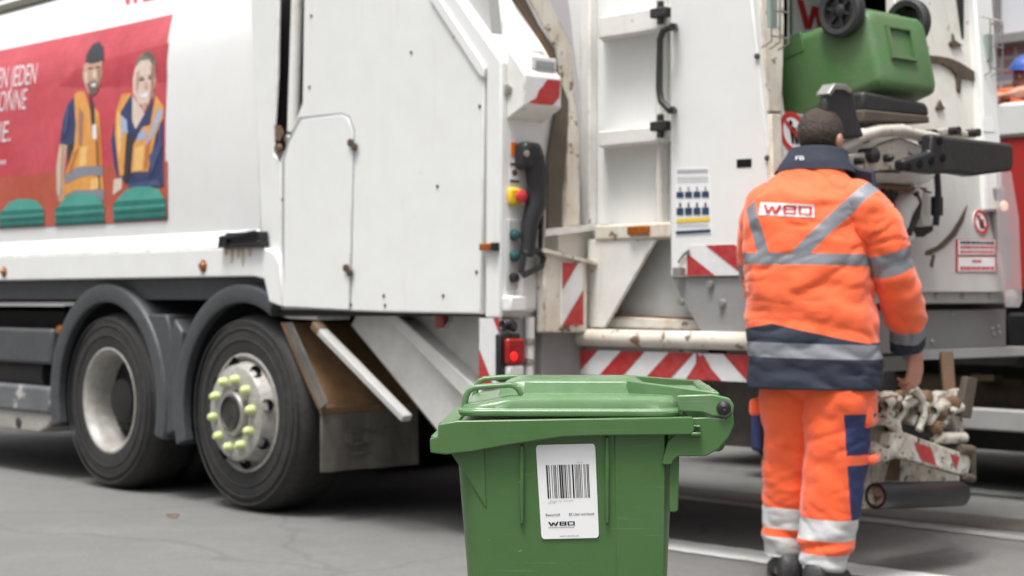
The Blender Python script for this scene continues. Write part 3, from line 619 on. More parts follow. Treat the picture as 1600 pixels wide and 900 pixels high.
# ------------------------------------------------------------------ leaning rear face
def tpoly(name, m_, parent, pts, x=2.98, depth=.04, bevel=.005, **k):
    b = MB(); b.prism([T(px, py, x) for px, py in pts], (-depth, 0, 0)); return b.build(name, m_, parent, bevel, **k)
b = MB()
b.prism([T(px, py, 2.955) for px, py in ((1398, -60), (1545, -60), (1568, 452), (1212, 452), (1216, 185), (1400, 205))], (-.05, 0, 0))
RP = b.build('tail_panel', M['worn'], TR, .004)
tpoly('tail_lower_panel', M['dust'], TR, [(1425, 272), (1556, 272), (1572, 456), (1240, 456), (1240, 350), (1425, 350)], 2.963, .006, .002)
tpoly('rear_pillar', M['white'], TR, [(1519, -60), (1548, -60), (1566, 250), (1568, 330), (1545, 330), (1533, 120)], 3.0, .10, .012)
tpoly('rear_pillar', M['rusted'], TR, [(1183, -60), (1225, -60), (1226, 40), (1222, 176), (1204, 174)], 3.012, .03, .006)
tpoly('rear_pillar', M['rusted'], TR, [(1205, 178), (1221, 178), (1232, 436), (1213, 436)], 3.012, .03, .006)
tpoly('no_access_plate', M['greyprint'], TR, [(1223, 176), (1256, 178), (1256, 242), (1226, 240)], 2.99, .01, .003)
tpoly('pillar_trim', M['paper'], TR, [(1536, 182), (1552, 183), (1554, 206), (1538, 205)], 3.003, .003, .0)
# dark hopper inside, with the inner plate and mark
b = MB(); yA = HY+.03; yB = 1.96
b.box((1.95, yA, 1.2), (2.0, yB, 2.9)); b.box((2.0, yA, 1.2), (2.9, yA+.02, 2.9)); b.box((2.0, yB-.02, 1.2), (2.9, yB, 2.9)); b.box((2.0, yA, 1.2), (2.9, yB, 1.22))
b.build('hopper_interior', M['chassis'], TR)
b = MB(); b.box((1.0, HY-.02, 2.88), (2.86, 2.0, 2.96)); b.box((2.76, HY+.05, 2.62), (2.86, 1.95, 2.88)); b.build('hopper_roof', M['white'], TR, .01)
IP = xpoly('inner_plate', M['paper'], TR, [(1239, -70), (1330, -70), (1330, 70), (1239, 60)], 2.45, .03, .004)
b = MB(); lv, lf = logo2d()
p0 = X(1246, 42, 2.455); p1 = X(1380, 42, 2.455); 
lv3, lf3 = draped(lv, lf); b.sub(lf3, lv3, lambda u, v: (2.4555, p0.y+u*(p1.y-p0.y)*1.0, p0.z+v*.125-.0))
b.build('inner_plate_mark', M['redink'], IP, smooth=0, recalc=False)
b = MB()
def mark(pts): b = MB(); b.prism([T(px, py, 2.968) for px, py in pts], (-.012, 0, 0)); b.build('scraped_mark', M['dirtmark'], RP, .001, smooth=0)
mark([(1450, 86), (1470, 88), (1486, 91), (1500, 97), (1527, 114), (1530, 127), (1518, 124), (1503, 122), (1501, 146), (1497, 138), (1496, 118), (1488, 108), (1472, 99), (1454, 97)])
mark([(1490, 52), (1493, 63), (1505, 71), (1495, 74), (1488, 73), (1485, 67), (1490, 62)])
mark([(1470, 156), (1473, 164), (1478, 170), (1468, 172), (1464, 169)])
mark([(1512, 320), (1506, 345), (1494, 368), (1476, 386), (1455, 398), (1446, 398), (1448, 392), (1466, 384), (1486, 364), (1500, 342)])
mark([(1458, 398), (1462, 398), (1458, 418), (1454, 414)])
# signs on the tail
def signdisc(px, py, r, x, parent):
    c = T(px, py, x); b = MB(); nrm = Vector((1, 0, TILT)).normalized()
    b.lathe([(0, .001), (r, .001), (r, -.004)], c, nrm, 28); b.mi = 1; b.lathe([(r*.74, .0025), (r, .0025)], c, nrm, 28)
    u = Vector((0, 1, 0)); v = Vector((-TILT, 0, 1)).normalized()
    def q(a, b_): return c+nrm*.0028+u*a*r+v*b_*r
    b.mi = 2
    b.face([q(-.22, -.55), (q(-.05, -.55)), q(.0, -.1), q(.05, -.55), q(.24, -.55), q(.22, .2), q(-.02, .3), q(-.24, .15)])
    b.face([q(-.12+.14*math.cos(a), .45+.14*math.sin(a)) for a in [i*math.pi/5 for i in range(10)]]); b.face([q(.26, -.3), q(.44, -.3), q(.42, .25), q(.3, .3)])
    b.mi = 1; b.prism([q(-.58, .46)+nrm*.0012, q(-.46, .58)+nrm*.0012, q(.58, -.46)+nrm*.0012, q(.46, -.58)+nrm*.0012], nrm*.001)
    return b.build('prohibition_sign', [M['paper'], M['redink'], M['ink']], parent, smooth=0)
signdisc(1532, 347, .056, 2.967, TR); signdisc(1239, 207, .085, 2.994, TR)
b = MB()
for (pa, pb) in (((1494, 374), (1557, 399)), ((1494, 401), (1557, 425))):
    P_ = [T(*pa, 2.967), T(pb[0], pa[1], 2.967), T(*pb, 2.967), T(pa[0], pb[1], 2.967)]
    b.mi = 1; b.prism(P_, (-.003, 0, 0)); b.mi = 0; cc = sum(P_, Vector())/4
    b.face([cc+(p-cc)*.92+Vector((.0015, 0, 0)) for p in P_])
    b.mi = 1; ra = random.Random(int(pa[1]))
    rows = ((.70, .9, 2), (.42, .6, 1), (.14, .30, 1)) if pa[1] < 390 else ((.62, .8, 1), (.14, .36, 1))
    for (v0, v1, col_) in rows:
        u = .09 if not (pa[1] > 390 and v0 > .5) else .38
        ue = .93 if not (pa[1] > 390 and v0 > .5) else .62
        while u < ue:
            l = ra.uniform(.03, .08); b.mi = col_ 
            def q(s, t): return P_[3]+(P_[2]-P_[3])*s+(P_[0]-P_[3])*t+Vector((.003, 0, 0))
            b.face([q(u, v0), q(min(u+l, ue), v0), q(min(u+l, ue), v1), q(u, v1)]); u += l+.018
b.build('notice_sign', [M['paper'], M['redink'], M['ink']], TR, smooth=0)
# sill, lower bumper box
def tb(pa, pb, x): a = T(*pa, x); c = T(*pb, x); return a, c
b = MB(); a = X(1240, 451, 3.06); c = X(1572, 474, 3.06); b.box((2.9, a.y, c.z), (3.06, c.y, a.z+.01)); b.mi = 1
for px in (1462, 1503, 1545): b.lathe([(0, .012), (.012, .01), (.013, 0)], X(px, 463, 3.06), (1, 0, 0), 12)
b.build('rear_sill', [M['lgrey'], M['steel']], TR, .006)
b = MB(); a = X(1225, 486, 3.0); c = X(1572, 546, 3.0); b.box((2.7, a.y, c.z), (3.0, c.y, a.z)); b.mi = 1
for px, py in ((1487, 490), (1550, 514), (1559, 511), (1552, 522), (1561, 520), (1456, 534)): b.lathe([(0, .012), (.012, .01), (.013, 0)], X(px, py, 3.0), (1, 0, 0), 12)
b.build('rear_beam', [M['grey'], M['steel']], TR, .006)
b = MB(); a = X(1225, 470, 2.95); c = X(1576, 550, 2.95); b.box((2.2, a.y, c.z), (2.94, c.y, a.z+.02)); b.build('rear_chassis', M['chassis'], TR)
b = MB(); a = X(1440, 547, 3.02); c = X(1605, 556, 3.02); b.box((2.92, a.y, c.z), (3.02, c.y, a.z)); b.build('rear_ledge', M['lgrey'], TR, .004)
# clear plastic guard with lamp at the right edge
def clear(name, col, alpha):
    m_ = bpy.data.materials.new(name); m_.use_nodes = True; t = m_.node_tree; p = t.nodes['Principled BSDF']; p.inputs['Base Color'].default_value = (*col, 1); p.inputs['Roughness'].default_value = .18; p.inputs['Alpha'].default_value = alpha; return m_
M['clear'] = clear('scratched_clear_plastic', (.72, .66, .68), .38)
GD = empty('lamp_guard'); GD.parent = TR
b = MB(); b.prism([X(px, py, 3.12) for px, py in ((1558, 270), (1580, 268), (1592, 340), (1597, 470), (1592, 480), (1572, 480), (1560, 400))], (-.006, 0, 0)); b.build('clear_shield', M['clear'], GD)
b = MB(); b.prism([X(px, py, 3.06) for px, py in ((1552, 292), (1572, 292), (1584, 420), (1582, 440), (1566, 440), (1556, 380))], (-.06, 0, 0)); b.build('lamp_body', M['grey'], GD, .01)
b = MB(); b.lathe([(.024, 0), (.02, .012), (0, .016)], X(1568, 322, 3.062), (1, 0, 0), 16); b.build('lit_bulb', M['litwarm'], GD)
b = MB(); b.lathe([(.024, 0), (.02, .012), (0, .016)], X(1576, 372, 3.062), (1, 0, 0), 16); b.build('green_bulb', M['teal'], GD)
b = MB(); b.lathe([(.035, -.02), (.035, 0), (.02, .012), (0, .016)], X(1583, 465, 3.09), (1, 0, 0), 16); b.build('white_lamp', M['refl'], GD)

# ------------------------------------------------------------------ bin lifter
LX = 3.30
def seg3(pts, x): return [X(px, py, x) for px, py in pts]
CB = empty('bin_lifter'); CB.parent = TR
b = MB(); b.prism(seg3([(1350, 142), (1446, 160), (1452, 166), (1453, 182), (1350, 176)], LX), (-.08, 0, 0)); b.build('support_beam', M['rubber'], CB, .015)
b = MB(); b.prism(seg3([(1350, 171), (1452, 181), (1453, 192), (1350, 190)], LX+.02), (-.1, 0, 0)); b.build('beam_plate', M['seal'], CB, .006)
b = MB(); b.prism(seg3([(1290, 160), (1296, 140), (1306, 131), (1322, 132), (1333, 141), (1338, 156), (1340, 178), (1352, 214), (1322, 217), (1306, 205), (1298, 196), (1291, 184)], LX+.05), (-.04, 0, 0)); b.build('beam_end', M['rubber'], CB, .012)
b = MB(); b.prism(seg3([(1294, 146), (1305, 130), (1322, 131), (1332, 140), (1330, 146), (1320, 140), (1306, 140), (1298, 150)], LX+.062), (-.06, 0, 0)); b.build('beam_cap', M['steel'], CB, .004)
b = MB(); b.tube(seg3([(1308, 232), (1345, 212), (1372, 204), (1405, 203), (1432, 210), (1462, 216)], LX), [.024, .028, .026, .028, .026, .022], 12); b.mi = 1
for px, py in ((1390, 201), (1452, 214), (1345, 212)): b.lathe([(0, .03), (.03, .028), (.032, -.04)], X(px, py, LX-.03), (1, 0, 0), 14)
b.build('lift_arm', [M['rusted'], M['rubber']], CB)
b = MB(); b.prism(seg3([(1320, 262), (1328, 245), (1360, 236), (1388, 222), (1410, 214), (1438, 226), (1472, 232), (1462, 250), (1424, 262), (1370, 268)], LX-.01), (-.05, 0, 0)); b.build('arm_plate', M['rusted'], CB, .008)
b = MB()
for px, py, r_ in ((1362, 243, .030), (1386, 247, .016), (1340, 252, .014)): b.lathe([(0, .03), (r_*.5, .03), (r_, .02), (r_, -.05)], X(px, py, LX+.0), (1, 0, 0), 16)
b.build('pivot_pin', M['rubber'], CB)
b = MB(); b.tube(seg3([(1330, 268), (1350, 240), (1372, 230), (1395, 236), (1412, 254), (1416, 268)], LX-.03), .005, 8); b.tube(seg3([(1345, 272), (1375, 267), (1405, 268)], LX-.02), .007, 8); b.build('hydraulic_hose', M['black'], CB)
b = MB(); b.prism(seg3([(1372, 268), (1448, 264), (1466, 272), (1452, 284), (1436, 290), (1378, 287)], LX-.1), (-.08, 0, 0)); b.build('arm_bracket', M['cream'], CB, .008)
b = MB(); b.prism(seg3([(1376, 288), (1448, 293), (1450, 300), (1376, 294)], LX-.08), (-.1, 0, 0)); b.build('bracket_edge', M['rust'], CB, .003)
b = MB(); b.prism(seg3([(1360, 292), (1440, 296), (1456, 300), (1458, 360), (1440, 372), (1360, 374)], 3.05), (-.02, 0, 0)); b.build('recess_dark_sheet', M['chassis'], CB)  # flat near-black sheet, the shade of the lifter's interior put into its colour
b = MB(); b.tube(seg3([(1420, 372), (1408, 352), (1410, 330), (1420, 314), (1424, 302), (1416, 296)], LX-.12), [.03, .036, .044, .05, .05, .04], 12); b.build('curved_arm', M['cream'], CB)
b = MB(); b.prism(seg3([(1444, 300), (1462, 304), (1460, 352), (1444, 354), (1440, 330)], LX-.16), (-.05, 0, 0)); b.build('side_plate', M['cream'], CB, .006)
b = MB()
b.tube(seg3([(1430, 300), (1436, 318), (1432, 340), (1424, 356), (1420, 366)], LX-.08), .013, 8); b.tube(seg3([(1464, 270), (1466, 300), (1464, 330), (1462, 352)], LX-.1), .014, 8); b.tube(seg3([(1380, 296), (1376, 320), (1384, 345), (1380, 372)], LX-.1), .012, 8); b.tube(seg3([(1392, 296), (1396, 326), (1388, 350)], LX-.1), .01, 8)
b.build('hydraulic_hose', M['black'], CB)
b = MB(); b.box(tuple(X(1464, 326, LX-.11)-Vector((.02, .02, .03))), tuple(X(1464, 318, LX-.11)+Vector((.02, .02, .03)))); b.build('hose_joint', M['black'], CB, .006)
b = MB(); b.prism(seg3([(1448, 204), (1484, 199), (1516, 205), (1526, 205), (1526, 216), (1480, 212), (1450, 218)], LX-.14), (-.07, 0, 0)); b.build('pivot_block', M['grime'], CB, .008)
b = MB()
for px, py in ((1488, 205), (1519, 208)): b.lathe([(.018, -.03), (.018, .035), (0, .035)], X(px, py, LX-.13), (1, 0, 0), 12)
b.build('pivot_pin', M['rubber'], CB)
# rubber buffer arm with bolt holes
BF = MB(); fx = 3.45
BF.prism(seg3([(1461, 208), (1476, 212), (1580, 224), (1585, 229), (1585, 262), (1580, 267), (1524, 275), (1500, 271), (1461, 270)], fx), (-.07, 0, 0)); bo = BF.build('buffer_arm', M['rubber'], CB, .014)
b = MB(); b.prism(seg3([(1412, 250), (1455, 237), (1457, 210), (1474, 213), (1476, 268), (1462, 272), (1414, 266)], fx+.015), (-.05, 0, 0)); b.build('buffer_bracket', M['black'], CB, .01)
for px, py in ((1419, 261), (1437, 256), (1455, 252), (1473, 247), (1468, 220)): b = MB(); b.lathe([(0, .004), (.016, .004), (.017, 0)], X(px, py, fx+.015), (1, 0, 0), 14); b.build('bolt_hole', M['ink'], CB)
# lowered comb at knee height
LC2 = empty('lowered_lifter'); LC2.parent = TR
lx = 3.40
b = MB(); b.prism(seg3([(1357, 650), (1392, 640), (1398, 690), (1396, 700), (1372, 792), (1352, 796), (1346, 780)], lx-.12), (-.03, 0, 0)); b.prism(seg3([(1384, 690), (1500, 706), (1500, 760), (1384, 752)], lx-.2), (-.03, 0, 0)); b.build('back_plate', M['grime'], LC2, .006)
b = MB(); b.prism(seg3([(1366, 705), (1408, 712), (1406, 752), (1364, 750)], lx-.16), (-.01, 0, 0)); b.build('rusty_plate', M['rust'], LC2, .003)
b = MB(); P_ = seg3([(1393, 676), (1410, 674), (1514, 712), (1518, 722), (1512, 745), (1500, 742), (1396, 712), (1388, 700)], lx); b.prism(P_, (-.05, 0, 0)); b.mi = 1
b.face([p+Vector((.003, 0, 0)) for p in seg3([(1427, 690), (1453, 699), (1463, 728), (1439, 719)], lx)]); b.face([p+Vector((.003, 0, 0)) for p in seg3([(1484, 709), (1499, 714), (1493, 734)], lx)])
b.build('striped_bar', [M['grime'], M['red']], LC2, .006, smooth=30)
b = MB(); b.tube(seg3([(1362, 696), (1378, 712), (1392, 706), (1402, 684), (1398, 664), (1380, 652)], lx-.01), [.02, .028, .03, .03, .026, .02], 10); b.build('hook_arm', M['grime'], LC2)
b = MB(); p = X(1368, 775, lx); q = X(1500, 771, lx); ax = (q-p); L_ = ax.length
b.lathe([(.038, 0), (.05, .0), (.052, .006), (.052, L_-.006), (.05, L_), (.036, L_), (.036, .02), (.038, 0)], p, ax, 24); b.build('bumper_roller', M['black'], LC2)
b = MB(); b.lathe([(0, .02), (.034, .02), (.036, 0), (.036, L_-.04)], p, ax, 20); b.build('roller_core', M['grime'], LC2)
ra = random.Random(11); b = MB()
for k, px in enumerate((1368, 1392, 1424, 1446, 1472, 1488, 1500)):
    h_ = ra.uniform(-6, 6); 
    b.prism(seg3([(px-8, 664+k*2), (px-11, 640+h_), (px-5, 614+h_), (px+6, 610+h_), (px+9, 624+h_), (px+3, 640+h_), (px+8, 666+k*2)], lx-.06-.02*(k % 3)), (-.05, 0, 0))
b.build('comb_tooth', M['grime'], LC2, .008)
b = MB()
for k, px in enumerate((1384, 1408, 1432, 1460, 1482)):
    b.bar(X(px-10, 662, lx-.03), X(px+16, 616+3*k, lx-.03), .03, .022)
    b.lathe([(.018, -.05), (.018, .05), (0, .05)], X(px+10, 628+3*k, lx-.02), (0, 1, .2), 10)
b.build('linkage', M['grime'], LC2, .004)
b = MB()
for px, py in ((1392, 630), (1424, 618), (1442, 622), (1466, 644), (1486, 630), (1458, 668)): b.lathe([(0, .04), (.026, .034), (.03, .02), (.03, -.06)], X(px, py, lx-.04), (1, .2, .2), 12)
b.build('comb_bolt', M['rust'], LC2)
b = MB(); b.tube(seg3([(1416, 612), (1428, 606), (1440, 622), (1444, 648), (1436, 672)], lx), .016, 10); b.tube(seg3([(1460, 684), (1506, 684)], lx-.03), .024, 12); b.build('linkage_rod', M['grime'], LC2)
b = MB(); b.tube(seg3([(1404, 668), (1440, 678), (1470, 674), (1500, 690)], lx-.05), .02, 8); b.prism(seg3([(1380, 660), (1505, 672), (1506, 704), (1384, 684)], lx-.12), (-.03, 0, 0)); b.build('comb_shaft', M['chassis'], LC2)
b = MB(); b.prism(seg3([(1512, 588), (1528, 592), (1518, 654), (1500, 650)], lx-.02), (-.03, 0, 0)); b.build('upright_lever', M['seal'], LC2, .004)
b = MB(); b.tube(seg3([(1500, 702), (1518, 704)], lx+.0), .022, 10); b.tube(seg3([(1505, 744), (1520, 748)], lx+.0), .018, 10); b.prism(seg3([(1516, 696), (1526, 698), (1526, 752), (1518, 752)], lx-.01), (-.04, 0, 0)); b.build('end_bracket', M['seal'], LC2, .004)
# rods from frame to the lowered lifter
b = MB(); b.bar(X(1478, 552, 3.12), X(1484, 640, 3.2), .055, .05); b.build('lifter_post', M['rust'], TR, .006)

# ------------------------------------------------------------------ wheels and mudguards
def wheel_prof_tyre(): return [(.285, .02), (.30, -.005), (.34, -.012), (.40, -.014), (.445, -.008), (.47, .01), (.488, .035), (.497, .06), (.50, .09), (.50, .25), (.49, .29), (.46, .315), (.40, .325), (.29, .31), (.285, .02)]
def make_wheel(deep, loc):
    w_ = empty('wheel', loc); w_.parent = TR
    b = MB(); b.lathe(wheel_prof_tyre(), (0, 0, 0), (0, 1, 0), 72)
    for r_ in (.37, .425, .462): b.lathe([(r_-.006, -.0155), (r_, -.019), (r_+.006, -.0155)], (0, 0, 0), (0, 1, 0), 72)
    for yy in (.10, .145, .19, .235):
        pass
    b.build('tyre', M['tyre'], w_)
    if deep:
        b = MB(); b.lathe([(.292, .004), (.30, -.008), (.288, -.01), (.272, .004), (.262, .03), (.256, .06), (.25, .14), (.243, .155)], (0, 0, 0), (0, 1, 0), 56); b.build('rim', M['silver'], w_)
        b = MB(); b.lathe([(.246, .15), (.236, .168), (.15, .155), (.135, .15), (.125, .10), (.12, .07), (.10, .06), (0, .055)], (0, 0, 0), (0, 1, 0), 40)
        b.build('hub', M['chassis'], w_)
        for k in range(10):
            b = MB(); a = k*math.pi/5; b.lathe([(0, -.02), (.02, -.02), (.024, 0)], (.165*math.cos(a), .157, .165*math.sin(a)), (0, 1, 0), 8); b.build('wheel_nut', M['chassis'], w_)
        for k in range(8):
            b = MB(); a = k*math.pi/4+.3; b.lathe([(0, .0), (.028, 0), (.028, .01)], (.205*math.cos(a), .158, .205*math.sin(a)), (0, 1, 0), 14); b.build('vent_hole', M['ink'], w_)
    else:
        b = MB(); b.lathe([(.29, .01), (.30, -.008), (.288, -.012), (.274, .0), (.268, .02), (.255, .0), (.245, -.045), (.235, -.062), (.20, -.072), (.145, -.074), (.135, -.066), (.12, -.062), (.11, -.045)], (0, 0, 0), (0, 1, 0), 56); b.build('rim', M['silver'], w_)
        b = MB(); b.lathe([(.115, -.045), (.112, -.088), (.104, -.096), (.09, -.096), (.085, -.088), (.03, -.084), (0, -.084)], (0, 0, 0), (0, 1, 0), 36); b.build('hub', M['steel'], w_)
        b = MB(); b.lathe([(.082, -.115), (.078, -.105), (.02, -.102), (0, -.104)], (0, .014, 0), (0, 1, 0), 24); b.build('hub_cap', M['hub'], w_)
        nb = None
        for k in range(10):
            a = k*math.pi/5+.15; b = MB(); b.lathe([(0, -.044), (.013, -.042), (.022, -.026), (.025, .0), (.025, .012)], (.172*math.cos(a), -.072, .172*math.sin(a)), (0, 1, 0), 14); b.build('nut_cap', M['nut'], w_)
        for k in range(8):
            b = MB(); a = k*math.pi/4+.2; p_ = Vector((.25*math.cos(a), -.03, .25*math.sin(a))); b.lathe([(0, 0), (.03, 0), (.03, .02)], p_, (.5*math.cos(a), -1, .5*math.sin(a)), 14); b.build('vent_hole', M['ink'], w_)
    return w_
W1X = S(172, 628).x
wa = make_wheel(True, (W1X, 0, .5)); wb = make_wheel(False, (0.0, 0, .5))
# far side and inner tyres
for (xx, yy) in ((W1X, .34), (W1X, 1.9), (W1X, 2.24), (0, 2.24)):
    b = MB(); b.lathe(wheel_prof_tyre(), (0, 0, 0), (0, 1, 0), 40); o = b.build('inner_tyre', M['tyre'], TR); o.location = (xx, yy, .5)
for xx in (W1X, 0):
    b = MB(); b.tube([(xx, .2, .5), (xx, 2.3, .5)], .09, 16); b.build('axle', M['chassis'], TR)
def guard(name, cx, a0, a1, r0, r1, flat0=None, flat1=None):
    b = MB(); n = 40
    rings = []
    for i in range(n+1):
        a = R(a0+(a1-a0)*i/n); c, s_ = math.cos(a), math.sin(a)
        q = lambda r_, y_: Vector((cx+r_*c, y_, .5+r_*s_))
        rings.append([q(r0, .02), q(r0, -.03), q((r0+r1)/2-.01, -.045), q(r1-.012, -.035), q(r1, -.01), q(r1, .42), q(r1-.02, .42), q(r1-.025, .02)])
    b.loft(rings); return b.build(name, M['dgrey'], TR, .006)
guard('mudguard', W1X, 196, -16, .555, .665); guard('mudguard', 0.0, 198, 62, .555, .655)
b = MB(); zt = .93
for (x0, x1, x2, x3) in ((W1X+.52, W1X+.63, W1X+.70, W1X+.58), (-.70, -.60, -.53, -.62)): pass
b.prism([(W1X+.43, -.022, .99), (W1X+.64, -.022, .99), (W1X+.685, -.022, .9), (W1X+.70, -.022, .36), (W1X+.635, -.022, .34), (W1X+.62, -.022, .56)], (0, .42, 0))
b.prism([(-.58, -.022, .90), (-.66, -.022, .97), (-.685, -.022, .9), (-.70, -.022, .36), (-.60, -.022, .38), (-.615, -.022, .6)], (0, .42, 0))
b.build('guard_flap', M['dgrey'], TR, .012)
b = MB(); b.lathe([(.0, -.02), (.022, -.018), (.026, 0)], S(95, 515, -.01), (0, 1, 0), 14); b.build('marker_lamp', M['amber'], TR)
# side guards at the left
b = MB(); a = S(80, 514, -.02); c = S(80, 570, -.02); b.box((-5.2, -.02, c.z), (a.x, .05, a.z)); b.build('side_guard', M['dgrey'], TR, .02)
b = MB(); a = S(76, 605, -.02); c = S(76, 648, -.02); b.box((-5.2, -.02, c.z), (a.x, .10, a.z)); 
b.build('side_guard', mat('scuffed_guard', (.10, .11, .12), .5, var=[(3, .5, (.2, .2, .2))], speck=(7, .6, .9, (.45, .44, .42)), bump=(20, .15)), TR, .02)
b = MB(); sp_ = [S(px, py, 0) for px, py in ((76, 642), (84, 650), (74, 668), (60, 676))]; b.prism([Vector((-5.2, 0, sp_[0].z))]+sp_+[Vector((-5.2, 0, sp_[3].z))], (0, .3, 0)); b.build('step_box', M['silver'], TR, .01)
b = MB(); b.lathe([(0, -.01), (.03, -.01), (.034, 0)], S(30, 660, 0), (0, 1, 0), 16); b.build('step_cap', M['hub'], TR)
# chassis
b = MB(); zs = S(200, 440).z
b.box((-5.2, .02, zs-.10), (S(416, 440).x, .06, zs+.01)); b.build('chassis_band', M['dgrey'], TR, .004)
b = MB(); b.box((-5.2, .65, .62), (1.75, .85, 1.02)); b.box((-5.2, 1.7, .62), (1.75, 1.9, 1.02)); b.box((-5.2, .3, 1.05), (1.8, 2.3, 1.12)); b.box((-5.0, .25, .55), (-2.4, .6, 1.0)); b.box((-5.0, 2.0, .4), (-2.2, 2.3, 1.0)); b.build('chassis_frame', M['chassis'], TR, .01)
b = MB(); b.tube([(-3.6, .18, .62), (-2.25, .18, .62)], .16, 20); b.build('air_tank', M['chassis'], TR)
# behind the rear wheel: rusty spray guard, flap, strut, slanted hopper bottom
b = MB(); t0, t1 = X(443, 505, .30), X(500, 640, .62); 
P0 = S(443, 504, .0); P1 = S(500, 640, .0); P2 = S(500, 612, 0)
b.prism([P0, P1, P1+Vector((-.02, 0, -.0)), P0+Vector((-.03, 0, 0))], (0, .60, 0)); b.build('spray_guard', mat('rusty_board', (.22, .125, .06), .7, var=[(4, .8, (.34, .19, .085)), (14, .6, (.12, .075, .05))], bump=(20, .3)), TR, .004)
sidepoly('board_edge', M['flap'], TR, [(443, 504), (455, 504), (511, 630), (500, 640)], -.012, .012, .003)
b = MB(); b.prism([P1+Vector((.0, -.005, .02)), P1+Vector((.016, -.005, .012)), P1+Vector((.016, -.005, -.02)), P1+Vector((.0, -.005, -.02))], (0, .61, 0)); b.build('guard_edge', M['rust'], TR, .003)
zf = S(500, 738, 0).z
b = MB(); n = 10
rings = []
for i in range(n+1):
    y = .59*i/n; wv = .015*math.sin(i*1.3)
    rings.append([Vector((P1.x+.012, y, P1.z-.02)), Vector((P1.x+.012+wv*.4, y, (P1.z+zf)/2)), Vector((P1.x+.012+wv, y, zf)), Vector((P1.x+.0+wv, y, zf)), Vector((P1.x+.0+wv*.4, y, (P1.z+zf)/2)), Vector((P1.x+.0, y, P1.z-.02))])
b.loft(rings); 
for (u0, u1, v0, v1) in ((.16, .34, .36, .40), (.16, .34, .56, .60), (.14, .18, .40, .56), (.24, .27, .36, .6), (.38, .41, .34, .6), (.36, .46, .34, .38), (.18, .44, .72, .75)):
    b.box((P1.x+.012, u0, zf+(P1.z-zf)*(1-v1)), (P1.x+.018, u1, zf+(P1.z-zf)*(1-v0)))
b.build('mud_flap', M['flap'], TR, .002)
b = MB(); b.bar(S(502, 517, -.02), S(636, 654, .02), .035, .055, (0, 1, 0)); b.mi = 1; b.bar(S(494, 507, -.02), S(504, 519, -.02), .04, .06, (0, 1, 0)); b.build('strut', [M['lgrey'], M['rust']], TR, .006)
hb = [(556, 492), (604, 492), (745, 632), (800, 690), (800, 740), (705, 700), (640, 620), (548, 508)]
b = MB(); b.prism([S(px, py, .12) for px, py in hb], (0, .06, 0)); b.build('hopper_bottom', M['dirtywhite'], TR, .006)
b = MB(); b.prism([S(px, py, .07) for px, py in ((598, 490), (618, 490), (760, 622), (830, 690), (812, 700), (742, 640))], (0, .1, 0)); b.build('bottom_rail', M['dirtywhite'], TR, .006)
b = MB(); q0 = S(548, 508, .18); q1 = S(705, 700, .18); b.prism([(q0.x, .18, q0.z), (q1.x, .18, q1.z), (q1.x+.6, .18, q1.z), (q1.x+.6, .18, q0.z)], (0, 2.1, 0)); b.build('hopper_belly', M['grey'], TR)
sidepoly('belly_side', M['dirtywhite'], TR, [(615, 490), (752, 490), (752, 625), (740, 612)], .16, .02, 0)
b = MB(); a = S(680, 485, .05); c = S(692, 513, .05); b.box((a.x, .05, c.z), (c.x, .09, a.z)); b.build('red_reflector', M['lensred'], TR, .006)
b = MB(); b.tube([S(px, py, .06) for px, py in ((696, 490), (705, 494), (704, 502), (696, 512))], .008, 6); b.build('loose_cable', M['grey'], TR)
sidepoly('under_box', M['cream'], TR, [(424, 478), (496, 486), (496, 500), (450, 498), (428, 490)], .02, .2, .006)

# ------------------------------------------------------------------ second truck behind
T2 = empty('skip_truck', TROOT+TN*3.25+TD*1.4, -TA, 'red truck with a white top rail standing behind the tail of the garbage truck', 'truck')
T2Y = 3.25; T2X = 1.4
def s2(px, py, dy=0.0): p = S(px, py, T2Y+dy); return Vector((p.x-T2X, p.y-T2Y, p.z))
def t2poly(name, m_, pts, dy=0.0, depth=.05, bevel=.008): b = MB(); b.prism([s2(px, py, dy) for px, py in pts], (0, depth, 0)); return b.build(name, m_, T2, bevel)
M['truckred'] = mat('truck_red_paint', (.46, .035, .03), .3, var=(2, .3, (.36, .03, .03)), coat=.3)
x0_, xE = s2(1300, 300).x, s2(1640, 300).x+1.6
zA, zB, zC = s2(1580, 160).z, s2(1580, 215).z, s2(1580, 455).z
b = MB(); b.box((x0_, 0, zC), (xE, .06, zB)); b.box((x0_, 2.3, zC), (xE, 2.36, zB)); b.box((xE-.06, .06, zC), (xE, 2.3, zB)); b.box((x0_, .06, zC), (x0_+.06, 2.3, zB)); b.box((x0_+.06, .06, zC), (xE-.06, 2.3, zC+.06)); b.build('container_body', M['truckred'], T2, .01)
b = MB(); xl_ = s2(1558, 180).x; b.box((xl_, -.02, zB), (xE+.02, .08, zA)); b.box((xl_, 2.28, zB), (xE+.02, 2.38, zA)); b.build('top_rail', M['white'], T2, .02)
b = MB(); b.box((x0_-1.5, .1, zC-.14), (xE, 2.2, zC-.004)); b.box((x0_-1.5, .45, .22), (xE, 1.9, zC-.14)); b.build('truck_chassis', M['chassis'], T2, .01)
b = MB(); a = s2(1577, 488); b.box((a.x, -.03, s2(1577, 545).z), (a.x+.9, .25, a.z)); b.build('tool_box', M['black'], T2, .02)
b = MB(); a = s2(1570, 640); c = s2(1570, 674); b.box((x0_-.4, -.02, c.z), (xE, .06, a.z)); b.build('side_guard', M['lgrey'], T2, .01)
b = MB(); a = s2(1560, 618, .3); b.tube([Vector((a.x-.9, .35, a.z)), Vector((a.x+.9, .35, a.z))], .11, 22); b.build('fuel_tank', mat('grimy_rust', (.05, .035, .02), .7, var=[(6, .7, (.10, .06, .025)), (20, .5, (.02, .018, .015))]), T2)
